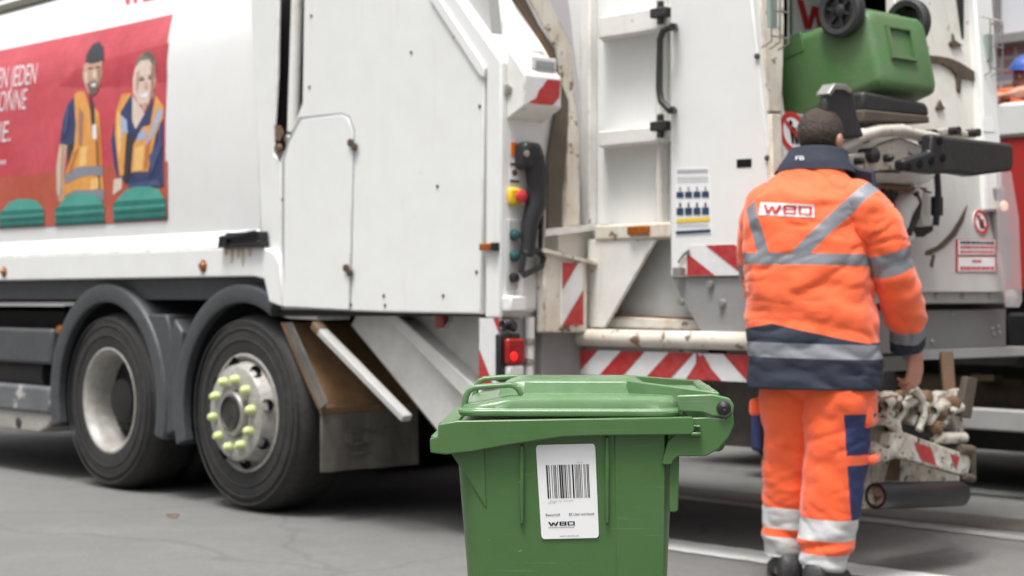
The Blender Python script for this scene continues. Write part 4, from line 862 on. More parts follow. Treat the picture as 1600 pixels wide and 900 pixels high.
b = MB(); b.bar(s2(1500, 556, .1), s2(1500, 640, .1), .06, .06); b.bar(s2(1585, 556, .1), s2(1585, 590, .1), .06, .06); b.bar(s2(1470, 562, .15), s2(1640, 566, .15), .05, .05); b.build('guard_bracket', M['chassis'], T2, .006)
b = MB(); b.box((s2(1525, 585, .2).x, .15, s2(1560, 596, .2).z), (s2(1560, 585, .2).x, .25, s2(1560, 585, .2).z)); b.box((s2(1585, 560, .2).x, .15, s2(1560, 572, .2).z), (s2(1610, 585, .2).x, .25, s2(1560, 560, .2).z)); b.build('rusty_bracket', MATS['grimy_rust'], T2, .006)
for px in (1168,):
    g_ = G(px, 764); p = _loc(g_-TROOT); b = MB(); b.lathe(wheel_prof_tyre(), (0, 0, 0), (0, 1, 0), 48); b.mi = 1; b.lathe([(.29, .01), (.26, .08), (.12, .1), (.1, .02), (0, .02)], (0, 0, 0), (0, 1, 0), 32); o = b.build('wheel', [M['tyre'], M['silver']], T2); o.location = (p.x-T2X, max(p.y-T2Y, -.1) if px < 1300 else -.1, .5)
# ------------------------------------------------------------------ brick building
BYW = 6.2
BL = empty('brick_building', TROOT+TN*BYW+TD*.3, -TA, 'brick building with tall pale windows at the top right edge', 'building')
mb_ = bpy.data.materials.new('brick_wall'); mb_.use_nodes = True; t = mb_.node_tree; N = t.nodes; L = t.links
br = N.new('ShaderNodeTexBrick'); tcn = N.new('ShaderNodeTexCoord'); mp = N.new('ShaderNodeMapping'); mp.inputs['Rotation'].default_value = (R(90), 0, 0)
L.new(tcn.outputs['Object'], mp.inputs['Vector']); L.new(mp.outputs[0], br.inputs['Vector'])
br.inputs['Color1'].default_value = (.26, .085, .06, 1); br.inputs['Color2'].default_value = (.23, .22, .27, 1); br.inputs['Mortar'].default_value = (.36, .34, .33, 1)
br.inputs['Scale'].default_value = 1; br.inputs['Brick Width'].default_value = .24; br.inputs['Row Height'].default_value = .088; br.inputs['Mortar Size'].default_value = .012; br.inputs['Bias'].default_value = .0; br.inputs['Mortar Smooth'].default_value = .1
L.new(br.outputs['Color'], N['Principled BSDF'].inputs['Base Color']); N['Principled BSDF'].inputs['Roughness'].default_value = .85
bpn = N.new('ShaderNodeBump'); bpn.inputs['Strength'].default_value = .4; bpn.inputs['Distance'].default_value = .01; L.new(br.outputs['Fac'], bpn.inputs['Height']); bpn.invert = True; L.new(bpn.outputs[0], N['Principled BSDF'].inputs['Normal'])
zw = S(1580, 50, BYW).z
b = MB(); b.box((-9, 0, 0), (9, .3, zw-.02)); b.box((-9, 0, zw+2.2), (9, .3, 7)); 
xw = S(1573, 30, BYW).x-.3
pitch = .62
b.build('wall', mb_, BL)
b = MB(); b.box((-9, -.04, 0), (9, .0, .75)); b.build('plinth', M['grey'], BL, .01)
b = MB(); b.box((-9, -.08, zw-.09), (9, .02, zw-.015)); b.build('window_sill', M['grey'], BL, .006)
M['milk'] = mat('milky_glass_panel', (.66, .68, .72), .25, var=(2, .3, (.56, .58, .62)), coat=.3)
k = -14
i = -14
while i < 14:
    xa_ = xw-.16+i*.42
    if abs(xa_) < 8.5:
        b = MB(); b.box((xa_, .02, zw-.015), (xa_+.05, .16, zw+2.2)); f = b.build('window_mullion', M['grey'], BL, .004)
        b = MB(); b.box((xa_+.052, .1, zw-.01), (xa_+.418, .12, zw+2.2)); b.build('window_pane', M['milk'], BL)
    i += 1
# ------------------------------------------------------------------ wheelie bins
M['bin'] = mat('green_bin_plastic', (.058, .142, .040), .32, var=[(2.5, .35, (.076, .166, .055)), (14, .2, (.12, .19, .10))], streak=(.22, (.12, .17, .09)), scratch=(.35, (.17, .26, .14)), speck=(45, .72, .6, (.24, .32, .19)), bump=[(260, .05), (3, .05)], spec=.5)
M['lidm'] = mat('weathered_lid_plastic', (.098, .205, .080), .26, var=[(3, .45, (.14, .24, .12)), (24, .35, (.20, .27, .18))], scratch=(.4, (.24, .33, .21)), speck=(38, .70, .6, (.25, .30, .2)), bump=[(260, .05), (8, .05)])
M['bin2'] = mat('dusty_green_bin_plastic', (.070, .185, .056), .5, var=[(3, .55, (.11, .175, .085)), (11, .3, (.18, .18, .13))], speck=(22, .68, .6, (.22, .2, .15)), bump=[(60, .08)])
M['wheelr'] = mat('solid_wheel_rubber', (.03, .03, .032), .6, var=(12, .4, (.06, .06, .06)))
M['label'] = mat('label_paper', (.83, .835, .84), .35, var=(4, .06, (.76, .77, .78)))
def hy(z): return .188+(.226-.188)*z/.86
def bx0(z): return -.166+(-.225+.166)*max(0, (z-.1))/.76
def bx1(z): return .150+(.183-.150)*z/.86
def make_bin(root, mb_, ml_, label):
    b = MB()
    rings = []
    for z, ins in ((.0, .030), (.006, .014), (.018, .004), (.035, 0), (.2, 0), (.4, 0), (.6, 0), (.75, 0), (.845, 0)):
        h = hy(z)-ins; rings.append([(x, y, z) for x, y in rrect(bx0(z)+ins, bx1(z)-ins, -h, h, .045 if z > .03 else .04)])
    b.loft(rings)
    def px(x, y): return ((x-905)/856, 1.08-(y-465)/856)     # outline of the near side, measured once
    for s in (-1, 1):
        yo = .246*s; yi = .2255*s
        sk = [(690, 664), (720, 658), (1088, 651), (1091, 672), (1085, 679), (1000, 680), (930, 681), (885, 683), (850, 688), (800, 696), (745, 706), (702, 711), (678, 708), (677, 686), (689, 683)]
        b.prism([(px(x, y)[0], yo, px(x, y)[1]) for x, y in sk], (0, yi-yo, 0))
        # ribs
        for x, z1, z2 in ((821, 697, 822), (955, 683, 820)):
            cx = px(x, 0)[0]; za = px(0, z1)[1]; zb = px(0, z2)[1]
            b.prism([(cx-.0035, s*hy(za)-s*.004, za), (cx+.0035, s*hy(za)-s*.004, za), (cx+.0035, s*(hy(zb)-.004), zb), (cx-.0035, s*(hy(zb)-.004), zb)], (0, s*.013, 0))
        # front corner gusset
        ga = [(708, 709), (762, 700), (765, 800), (737, 752)]
        b.prism([(px(x, y)[0], s*(hy(px(x, y)[1])+.0025), px(x, y)[1]) for x, y in ga], (0, -s*.03, 0))
        # flat raised field right of the second rib
        fa = [(966, 676), (1046, 676), (1043, 1120), (975, 1120)]
        b.prism([(px(x, y)[0], s*(hy(px(x, y)[1])+.0025), px(x, y)[1]) for x, y in fa], (0, -s*.012, 0))
        # hinge block
        hb_ = [(1086, 653), (1118, 652), (1138, 657), (1152, 645), (1153, 664), (1146, 682), (1130, 702), (1110, 713), (1066, 714), (1059, 719), (1056, 727), (1040, 727), (1050, 690)]
        b.prism([(px(x, y)[0], s*.232, px(x, y)[1]) for x, y in hb_], (0, -s*.022, 0))
        b.prism([(px(x, y)[0], s*.215, px(x, y)[1]) for x, y in ((1052, 715), (1069, 715), (1067, 800), (1062, 803), (1052, 803))], (0, -s*.008, 0))
        b.box((px(1088, 0)[0], min(s*.2, s*.243), px(0, 668)[1]), (px(1100, 0)[0], max(s*.2, s*.243), px(0, 664)[1])); b.box((px(1085, 0)[0], min(s*.2, s*.246), px(0, 681)[1]), (px(1101, 0)[0], max(s*.2, s*.246), px(0, 675)[1]))
    # rim top ring, nose across the front, rear lip
    zr = px(0, 662)[1]
    for lo, hi in (((-.251, -.2255, zr-.05), (-.219, .2255, zr)), ((.17, -.2255, zr-.03), (.214, .2255, zr+.008)), ((-.266, -.2255, zr-.052), (-.251, .2255, zr-.024))): b.box(lo, hi)
    b.prism([(-.219, -.2255, zr-.012), (.17, -.2255, zr-.004), (.17, -.2255, zr+.006), (-.219, -.2255, zr)], (0, .02, 0)); b.prism([(-.219, .2055, zr-.012), (.17, .2055, zr-.004), (.17, .2055, zr+.006), (-.219, .2055, zr)], (0, .02, 0))
    # handle bar between the hinge blocks
    b.tube([(.262, -.21, .81), (.262, .21, .81)], .014, 12)
    body = b.build('body', mb_, root, .0035, smooth=35)
    # pocket in the base, raised frame round it
    b = MB()
    b.prism([(x, y, .0) for x, y in rrect(-.037, .075, -.093, .043, .02)], (0, 0, -.002))
    def fr(x0, x1, y0, y1): b.box((x0, y0, -.016), (x1, y1, .004))
    fr(-.048, -.036, -.105, .055); fr(.074, .086, -.105, .055); fr(-.036, .074, -.105, -.092); fr(-.036, .074, .042, .055)
    b.build('base_pocket', mb_, body, .007, seg=3)
    # pins
    for s in (-1, 1):
        b = MB(); c = px(1137, 638); b.lathe([(0, .006), (.004, .0075), (.009, .005), (.0125, .003), (.0135, -.004)], (c[0], s*.237, c[1]), (0, s, 0), 24); b.build('hinge_pin', M['black'], root)
    # lid
    lid = empty('lid', (.2705, 0, .877)); lid.parent = root
    off = Vector((-.2705, 0, -.877))
    def o3(p): return Vector(p)+off
    b = MB()
    zl = px(0, 651)[1]
    def dip(x, z):            # the front of the lid slopes down under the grips
        k = max(0, min(1, (-.098-x)/.10)); return z if z < zl+.013 else zl+.012+(z-zl-.012)*(1-.62*k*k*(3-2*k))
    def rr(x0, x1, h, z, r=.035, n=6): return [o3((x, y, dip(x, z))) for x, y in dense(rrect(x0, x1, -h, h, r, n))]
    def dense(pts):
        out = []
        for i, (xa, ya) in enumerate(pts):
            xc, yc = pts[(i+1) % len(pts)]; k = 12 if abs(xc-xa) > .1 else 1
            out += [(xa+(xc-xa)*j/k, ya+(yc-ya)*j/k) for j in range(k)]
        return out
    b.loft([rr(-.215, .196, .232, zl-.001), rr(-.217, .198, .234, zl+.006), rr(-.216, .197, .233, zl+.011), rr(-.2125, .194, .2295, zl+.0115), rr(-.2105, .190, .2275, zl+.0135), rr(-.209, .189, .226, zl+.024), rr(-.206, .186, .223, zl+.030), rr(-.199, .181, .216, zl+.0345), rr(-.188, .174, .203, zl+.0355), rr(-.16, .15, .15, zl+.036), rr(-.12, .11, .08, zl+.036), rr(-.095, .08, .03, zl+.036, .02)])
    lidp = b.build('lid_shell', ml_, lid, .002, smooth=30)
    b = MB()
    b.loft([rr(-.150, .165, .122, zl+.030, .03), rr(-.146, .150, .118, zl+.040, .03), rr(-.143, .122, .112, zl+.057, .03), rr(-.138, .116, .106, zl+.0605, .03), rr(-.12, .10, .09, zl+.061, .025)])
    b.build('lid_ridge', ml_, lidp, .0015)
    for s in (-1, 1):
        b = MB(); ar = [(1000, 600), (1060, 605), (1120, 611), (1144, 620), (1153, 632), (1152, 646), (1140, 652), (1120, 651), (1104, 645), (1072, 642), (1052, 630)]
        ar = [(1064, 618), (1120, 616), (1146, 622), (1153, 633), (1152, 645), (1140, 652), (1120, 651), (1104, 645), (1066, 643)]
        b.prism([o3((px(x, y)[0], s*.234, px(x, y)[1])) for x, y in ar], (0, -s*.012, 0))
        # rail from ridge to hinge
        a0 = o3((.085, s*.112, zl+.066)); a1 = o3((.20, s*.205, zl+.048)); a2 = o3((.262, s*.226, zl+.03))
        b.bar(o3((.098, s*.112, zl+.045)), o3((.262, s*.226, zl+.028)), .008, .032)
        b.build('lid_arm', ml_, lid, .003)
        b = MB(); y_ = s*.172
        ou = [(-.214, .004), (-.209, .036), (-.203, .047), (-.190, .0535), (-.172, .0555), (-.120, .059), (-.109, .056), (-.101, .047), (-.096, .034)]
        inn = [(-.105, .034), (-.110, .044), (-.117, .0485), (-.124, .0495), (-.172, .046), (-.188, .044), (-.195, .039), (-.199, .031), (-.203, .006)]
        b.prism([o3((x, y_-.017, zl+z)) for x, z in ou+inn], (0, .034, 0)); b.build('lid_handle', ml_, lid, .0035, seg=3)
    b = MB(); b.prism([o3(p) for p in ((.13, -.112, zl+.034), (.25, -.2, zl+.03), (.25, .2, zl+.03), (.13, .112, zl+.034))], (0, 0, .006)); b.tube([o3((.255, -.2, zl+.036)), o3((.255, .2, zl+.036))], .011, 12); b.build('lid_web', ml_, lid, .002)
    # wheels and axle
    for s in (-1, 1):
        wv = empty('wheel', (.165, s*.215, .10)); wv.parent = root
        b = MB(); b.lathe([(.068, -.022), (.088, -.025), (.098, -.018), (.10, -.006), (.10, .006), (.098, .018), (.088, .025), (.068, .022), (.068, -.022)], (0, 0, 0), (0, 1, 0), 36); b.build('tyre', M['wheelr'], wv)
        b = MB(); b.lathe([(.07, s*.016), (.062, s*.02), (.056, s*.006), (.03, s*.004), (.026, s*.018), (.012, s*.026), (0, s*.026)], (0, 0, 0), (0, 1, 0), 28)
        for k in range(6):
            a = k*math.pi/3; b.bar((.02*math.cos(a), s*.012, .02*math.sin(a)), (.066*math.cos(a), s*.012, .066*math.sin(a)), .012, .01, (0, 1, 0))
        b.build('rim', M['black'], wv)
    b = MB(); b.tube([(.165, -.21, .10), (.165, .21, .10)], .011, 12); b.build('axle', M['steel'], root)
    b = MB(); b.box((.13, -.15, .085), (.19, .15, .115)); b.build('axle_bracket', mb_, body, .006)
    if label:
        # label on the near side
        def side(u, v, off=.0):       # label coordinates 0..1 -> on the plastic
            xL, xR = -.0726+.0105*(1-v), .0362+.0075*(1-v)
            tl, bl = 1.08-(697-465)/856, 1.08-(846-465)/856
            x = xL+(xR-xL)*u; z = bl+(tl-bl)*v+.003*u
            return Vector((x, -hy(z)-off, z))
        LB = None
        b = MB(); pts = rrect(0, 1, 0, 1, .05, 5)
        pts = [(x, y if .05 < y < .95 else y) for x, y in pts]
        b.prism([side(u, v, .0025) for u, v in pts], (0, .0018, 0)); b.mi = 1
        ra = random.Random(5); x = .15; o_ = .0032
        widths = []
        while x < .87:
            wd = ra.choice((.009, .009, .013, .018, .026)); b.face([side(x, .43, o_), side(min(x+wd, .88), .43, o_), side(min(x+wd, .88)-.0, .785, o_), side(x, .785, o_)]); x += wd+ra.choice((.009, .012, .016, .022, .032))
        def txt(s_, u0, u1, v0, h_, mi=1):
            vs, fs = text2d(s_); b.mi = mi; b.sub(fs, vs, lambda a, c: side(u0+(u1-u0)*a, v0+h_*c, o_))
        txt('Restmüll', .10, .34, .243, .027); txt('82 Liter wöchentl.', .50, .94, .245, .027)
        txt('Etikett  Nr.  0251946', .19, .58, .395, .014, 3); txt('0251946', .15, .28, .375, .013, 3); txt('02519', .68, .78, .80, .012, 3)
        lv, lf = logo2d(); b.mi = 1; b.sub(lf, lv, lambda a, c: side(.13+.46*a, .14+.042*c, o_))
        b.mi = 3; b.face([side(.13, .118, o_), side(.58, .118, o_), side(.58, .124, o_), side(.13, .124, o_)])
        txt('www.oywobo.de', .32, .65, .022, .016, 2)
        b.build('label_sticker', [M['label'], M['ink'], M['blueink'], M['greyprint']], body, smooth=0, recalc=False)
B1 = empty('wheelie_bin', ((905-800)/856+.0015, 3.154+.246, 0), R(-2), 'green wheelie bin with a white barcode label standing in the foreground', 'wheelie bin')
make_bin(B1, M['bin'], M['lidm'], True)
B2 = empty('wheelie_bin', (0, 0, 0), 0, 'dusty green wheelie bin tipped on its side high on the truck lifter', 'wheelie bin')
make_bin(B2, M['bin2'], M['bin2'], False)
B2.matrix_world = Matrix.Translation(TROOT) @ Matrix.Rotation(-TA, 4, 'Z') @ Matrix.Translation((3.275, .97, 2.075)) @ Matrix.Rotation(R(-103), 4, 'Y') @ Matrix.Scale(1.04, 4)
for c_ in B2.children:
    if c_.name.startswith('lid'): c_.rotation_euler = (0, R(80), 0)

# ------------------------------------------------------------------ people
def superring(cx, cy, z, a, b_, n=72, e=2.3):
    out = []
    for k in range(n):
        t = 2*math.pi*k/n; c, s_ = math.cos(t), math.sin(t)
        out.append(Vector((cx+a*math.copysign(abs(c)**(2/e), c), cy+b_*math.copysign(abs(s_)**(2/e), s_), z)))
    return out
def interp(keys, t):
    for i in range(len(keys)-1):
        if keys[i][0] <= t <= keys[i+1][0] or i == len(keys)-2:
            u = (t-keys[i][0])/(keys[i+1][0]-keys[i][0]); u = max(0, min(1, u))
            p0 = keys[max(i-1, 0)]; p1 = keys[i]; p2 = keys[i+1]; p3 = keys[min(i+2, len(keys)-1)]
            out = []
            for k in range(1, len(p1)):
                m1 = (p2[k]-p0[k])/max(p2[0]-p0[0], 1e-6)*(p2[0]-p1[0]); m2 = (p3[k]-p1[k])/max(p3[0]-p1[0], 1e-6)*(p2[0]-p1[0])
                h = u*u*(3-2*u); out.append(p1[k]*(2*u**3-3*u*u+1)+m1*(u**3-2*u*u+u)+p2[k]*(-2*u**3+3*u*u)+m2*(u**3-u*u))
            return out
def fold(bm, amp, sc, seed=0, extra=None, crease=None):
    bm.normal_update(); dv = []
    for v in bm.verts:
        p = v.co; q = Vector((p.x*sc[0], p.y*sc[1], p.z*sc[2]))+Vector((seed, seed*1.7, 0))
        w_ = noise.noise(q+Vector((noise.noise(q*.5), noise.noise(q*.5+Vector((9, 0, 0))), 0))*.9)
        w2 = noise.noise(q*2.3+Vector((3, 3, 3)))*.35
        a = (1-abs(w_)*2.2)*.6+w2
        e = extra(p) if extra else 0
        if crease:
            q3 = Vector((p.x*crease[1], p.y*crease[1], (p.z+.35*p.x*math.sin(p.z*9))*crease[2]))+Vector((seed*3.1, 0, 5)); r3 = abs(noise.noise(q3+Vector((w_, w2, 0))*.8)); e -= crease[0]*max(0, 1-r3*5)
            q4 = q3*1.9+Vector((7, 1, 2)); r4 = abs(noise.noise(q4)); e -= crease[0]*.5*max(0, 1-r4*5)
        dv.append(v.normal*(amp*a+e))
    for v, d in zip(bm.verts, dv): v.co += d
def cut(bm, co, no, test=None):
    fs = [f for f in bm.faces if test is None or test(f.calc_center_median())]
    vs = set(); es = set()
    for f in fs: vs.update(f.verts); es.update(f.edges)
    bmesh.ops.bisect_plane(bm, geom=list(vs)+list(es)+fs, plane_co=co, plane_no=no)
def finish(bm, name, mats, fn, parent, smooth=180):
    for f in bm.faces: f.material_index = fn(f.calc_center_median(), f.normal)
    bmesh.ops.recalc_face_normals(bm, faces=bm.faces[:])
    me = bpy.data.meshes.new(name); bm.to_mesh(me)
    for m_ in mats: me.materials.append(m_)
    me.polygons.foreach_set('use_smooth', [True]*len(me.polygons))
    o = bpy.data.objects.new(name, me); link(o, parent); return o
def limb(keys, n=40, steps=80, e=2.2):
    """keys: (t, x, y, z, ra, rb)"""
    rings = []; u = Vector((1, 0, 0))
    for i in range(steps+1):
        t = keys[0][0]+(keys[-1][0]-keys[0][0])*i/steps
        x, y, z, ra_, rb = interp(keys, t); x2, y2, z2, *_ = interp(keys, min(t+.01, keys[-1][0])); x1, y1, z1, *_ = interp(keys, max(t-.01, keys[0][0]))
        d = Vector((x2-x1, y2-y1, z2-z1)).normalized(); uu = (u-d*u.dot(d)).normalized(); ww = d.cross(uu)
        ring = []
        for k in range(n):
            a = 2*math.pi*k/n; c, s_ = math.cos(a), math.sin(a)
            ring.append(Vector((x, y, z))+uu*ra_*math.copysign(abs(c)**(2/e), c)+ww*rb*math.copysign(abs(s_)**(2/e), s_))
        rings.append(ring)
    return rings
M['hiv'] = mat('hi_vis_orange_cloth', (.97, .140, .038), .75, var=[(5, .35, (.90, .115, .025)), (60, .12, (.98, .22, .08))], bump=[(120, .12), (9, .2)], ridge=((5, 5, 9), .55), sheen=.3)
M['hivt'] = mat('hi_vis_trouser_cloth', (.95, .115, .026), .75, var=[(5, .35, (.92, .16, .04)), (60, .12, (.7, .06, .015))], bump=[(120, .12), (9, .2)], ridge=((8, 8, 5), .5), sheen=.3)
M['navy'] = mat('navy_cloth', (.020, .026, .045), .8, var=(8, .4, (.032, .04, .065)), bump=[(140, .15), (10, .2)], ridge=((7, 7, 7), .5))
M['navyb'] = mat('blue_navy_cloth', (.018, .030, .105), .75, var=(8, .4, (.03, .045, .13)), bump=[(140, .15), (10, .3)])
M['tape'] = mat('grey_reflective_tape', (.225, .235, .26), .45, var=(20, .3, (.17, .175, .2)), bump=(60, .1))
M['tapew'] = mat('pale_reflective_tape', (.60, .60, .60), .5, var=[(12, .4, (.45, .45, .45))], bump=(30, .2))
M['skin'] = mat('skin', (.50, .25, .18), .5, var=(20, .3, (.56, .24, .17)), bump=(90, .08))
M['hair'] = mat('short_brown_hair', (.045, .028, .020), .6, var=[(1, .6, (.095, .062, .046), (130, 130, 40)), (9, .4, (.026, .018, .014))], bump=[(150, .6), (60, .3)])
M['boot'] = mat('boot_leather', (.02, .02, .022), .5, var=(20, .5, (.05, .048, .045)), bump=(60, .2))
M['eye'] = mat('eye_white', (.75, .74, .72), .2)
def capsule(b, p, q, r0, r1, n=14):
    p = Vector(p); q = Vector(q); d = (q-p); L_ = d.length; prof = [(0, -r0)]
    for k in range(1, 6): a = math.pi/2*k/6; prof.append((r0*math.sin(a), -r0*math.cos(a)))
    prof += [(r0, 0), ((r0+r1)/2, L_/2), (r1, L_)]
    for k in range(1, 6): a = math.pi/2*k/6; prof.append((r1*math.cos(a), L_+r1*math.sin(a)))
    prof.append((0, L_+r1)); b.lathe(prof, p, d, n)
def chain(b, pts):
    for (p, r0), (q, r1) in zip(pts[:-1], pts[1:]): capsule(b, p, q, r0, r1)
def hand_shapes(b, wrist, ddir, palm_n, thumb_dir, s=1.0, curl=.55):
    """relaxed hand: palm block, four unequal curled fingers, thumb from the side near the wrist"""
    w_ = Vector(wrist); d = Vector(ddir).normalized(); n_ = Vector(palm_n); n_ = (n_-d*n_.dot(d)).normalized(); t = Vector(thumb_dir); t = (t-d*t.dot(d)-n_*t.dot(n_)).normalized()
    for k in range(4):
        off = t*(.030-.020*k)*s
        kn = w_+d*(.088-.004*abs(k-1))*s+off
        capsule(b, w_+d*.015*s+off*.7, kn, .015*s, .0115*s)
        L_ = (.040, .045, .042, .033)[k]*s; p = kn; r_ = .0098*s; cu = curl*(.75+.12*k); ang = cu*.55
        for j, fr in enumerate((1, .68, .52)):
            q = p+(d*math.cos(ang)+n_*math.sin(ang))*L_*fr; capsule(b, p, q, r_, r_*.92); p = q; r_ *= .92; ang += cu*1.25
    th0 = w_+d*.03*s+t*.022*s; th1 = th0+(d*.65+t*.55+n_*.35).normalized()*.042*s; th2 = th1+(d*.85+t*.1+n_*.5).normalized()*.034*s; th3 = th2+(d*.8-t*.15+n_*.55).normalized()*.026*s
    chain(b, [(th0, .016*s), (th1, .0125*s), (th2, .0115*s), (th3, .0095*s)])
def head_shapes(b, hc, yaw, s=1.0):
    """head centred at hc looking along +y turned by yaw (radians, negative = to the right)"""
    Rm = Matrix.Rotation(yaw, 3, 'Z')
    def P(x, y, z): return Vector(hc)+Rm @ (Vector((x, y, z))*s)
    def ell(c, rx, ry, rz):
        t = MB(); n = 12; rings = []
        for i in range(1, n):
            a = math.pi*i/n; rings.append([P(c[0]+rx*math.sin(a)*math.cos(2*math.pi*k/24), c[1]+ry*math.sin(a)*math.sin(2*math.pi*k/24), c[2]+rz*math.cos(a)) for k in range(24)])
        b.loft(rings)
    ell((0, -.012, .022), .076, .094, .092); ell((0, .03, -.035), .060, .062, .078); ell((0, .055, -.085), .034, .030, .026)
    ell((0, .094, -.022), .014, .020, .014); ell((0, .087, .0), .009, .014, .03)           # nose
    ell((.034, .072, -.032), .022, .018, .018); ell((-.034, .072, -.032), .022, .018, .018)  # cheeks
    ell((0, .082, .030), .05, .014, .010)                                                   # brow
    ell((0, .083, -.062), .022, .011, .006); ell((0, .081, -.072), .019, .011, .006)         # lips
    for s_ in (-1, 1): ell((s_*.079, -.006, -.010), .010, .021, .033); ell((s_*.084, -.012, -.004), .007, .014, .022)
    capsule(b, P(0, -.012, -.03), P(0, -.03, -.15), .056*s, .062*s, 20)
    return P
def fuse(b, name, m_, parent, vox):
    o = b.build(name, m_, parent)
    r_ = o.modifiers.new('fuse', 'REMESH'); r_.mode = 'VOXEL'; r_.voxel_size = vox; r_.use_smooth_shade = True
    s_ = o.modifiers.new('soft', 'SMOOTH'); s_.factor = .5; s_.iterations = 3
    dg = bpy.context.evaluated_depsgraph_get(); dg.update(); me = bpy.data.meshes.new_from_object(o.evaluated_get(dg)); o.modifiers.clear(); old = o.data; o.data = me; bpy.data.meshes.remove(old); me.name = name
    if not me.materials: me.materials.append(m_)
    me.polygons.foreach_set('use_smooth', [True]*len(me.polygons)); return o

# ---- the worker in front of the lifter
PX0, PZ = 1275, 6.45
YAW = R(-22)
WK = empty('person', ((PX0-800)/F*PZ, PZ, 0), YAW, 'worker seen from behind in orange high visibility jacket and trousers before the truck lifter', 'person')
b = MB(); hc = Vector((.005, .09, 1.675))
P = head_shapes(b, hc, R(-20), 1.0)
chain(b, [((-.03, .03, 1.50), .085), ((-.035, .0, 1.38), .12), ((-.02, .0, 1.15), .125), ((0, 0, .98), .13), ((0, 0, .9), .12)])
chain(b, [((-.2, .01, 1.41), .062), ((-.03, .01, 1.43), .08), ((.15, .0, 1.41), .062)])
RS = [(.165, .0, 1.42), (.285, .07, 1.13), (.300, .225, .905)]
LS = [(-.19, .0, 1.41), (-.242, .19, 1.14), (-.17, .33, 1.02)]
for A_ in (RS, LS): chain(b, [(A_[0], .052), (A_[1], .042), (A_[2], .029)])
capsule(b, (.300, .220, .91), (.325, .235, .89), .029, .030); hand_shapes(b, (.325, .235, .892), (.02, .05, -1), (-.80, .45, -.05), (.35, .9, .1), 1.1, .62)
hand_shapes(b, (-.165, .335, 1.02), (.75, .65, -.1), (.2, -.2, -1), (.4, -.6, .3), 1.0, .5)
for s, (hx, hy_), (kx, ky), (ax, ay) in ((1, (.09, -.02), (.07, -.03), (.04, -.06)), (-1, (-.09, .03), (-.10, .07), (-.128, .07))):
    chain(b, [((hx, hy_, .92), .10), ((kx, ky, .49), .062), ((ax, ay, .10), .046), ((ax, ay, .07), .045)]); chain(b, [((ax, ay-.02, .05), .04), ((ax+(.02 if s > 0 else -.03), ay+.16, .035), .035)])
body = fuse(b, 'body', M['skin'], WK, .0055)
for s_ in (-1, 1):
    b = MB(); b.ball(P(s_*.032, .079, .012), .012, 8); e_ = b.build('eye', M['eye'], body)
# hair: the scalp cap, lifted off the skull, rough
b = MB(); Rm = Matrix.Rotation(R(-20), 3, 'Z'); rings = []; nn = 64
for i in range(1, 41):
    a = math.pi*i/60; ring = []
    for k in range(nn):
        t = 2*math.pi*k/nn; fx, fy = math.cos(t), math.sin(t)
        lim = 1.0
        front = max(0, fy)
        ang = a*(1.12-.55*front**1.3) if True else a
        x, y, z = .0835*math.sin(ang)*fx, -.014+.101*math.sin(ang)*fy, .024+.099*math.cos(ang)
        if ang > math.pi/2: sh = 1-.10*(ang-math.pi/2); x *= sh; y = -.014+(y+.014)*sh
        ring.append(hc+Rm @ Vector((x, y, z)))
    rings.append(ring)
b.loft(rings); 
fold(b.bm, .0028, (45, 45, 25), 2); hair = b.build('hair', M['hair'], WK, smooth=180)
# jacket
CX = -.035
JK = [(.745, CX+.03, .0, .247, .185), (.80, CX+.03, .0, .25, .185), (.86, CX+.03, 0, .247, .182), (.95, CX+.022, 0, .243, .178), (1.08, CX+.01, 0, .240, .175), (1.22, CX, 0, .236, .170), (1.33, CX, 0, .238, .160), (1.40, CX+.002, 0, .232, .148), (1.45, CX+.006, .0, .212, .132), (1.49, CX+.01, .005, .182, .115), (1.53, CX+.015, .012, .142, .098), (1.565, CX+.02, .02, .108, .085), (1.59, CX+.022, .028, .085, .078)]
b = MB(); rings = []
for i in range(131):
    z = .745+(1.59-.745)*i/130; cx, cy, a_, b_ = interp(JK, z); rings.append(superring(cx, cy, z, a_, b_, 96))
b.loft(rings)
def jk(p):
    e = 0
    e += .006*math.sin((p.z*2.1+p.x*.9)*14+1.0)*math.exp(-((p.z-1.03)/.10)**2)
    e += .006*math.sin((p.z-.8*p.x)*34)*math.exp(-((p.z-1.13)/.07)**2)*math.exp(-((p.x-.08)/.15)**2)
    e -= .012*math.exp(-((p.z-1.345)/.05)**2)*math.exp(-((p.x-CX-.19)/.05)**2)
    e += .006*math.exp(-((p.z-.885)/.012)**2)*0
    return e
fold(b.bm, .010, (5, 5, 7.5), 1, jk, (.007, 4.5, 9))
bm = b.bm
zh = lambda x: 0
cut(bm, (0, 0, 1.242), (0.02, 0, 1)); cut(bm, (0, 0, 1.200), (0.02, 0, 1)); cut(bm, (0, 0, .912), (.02, 0, 1)); cut(bm, (0, 0, .858), (.02, 0, 1))
NV = [(-.30, .955), (-.13, .985), (.21, .912), (.4, .912)]
def nvz(x):
    for (a, za), (c, zc) in zip(NV[:-1], NV[1:]):
        if x <= c: return za+(zc-za)*(x-a)/(c-a)
    return .912
for (a, za), (c, zc) in zip(NV[:2], NV[1:3]):
    d = Vector((c-a, 0, zc-za)); cut(bm, (a, 0, za), (-d.z, 0, d.x), lambda p, a=a, c=c: a-.03 < p.x < c+.03 and .85 < p.z < 1.05)
SP = [((-.160, 1.23), (-.250, 1.48), .046), ((-.035, 1.23), (.215, 1.485), .052)]
def linefn(p, ln):
    (x0, z0_), (x1, z1), wd = ln; d = Vector((x1-x0, z1-z0_)).normalized(); q = Vector((p.x-x0, p.z-z0_)); return q.dot(Vector((-d.y, d.x)))
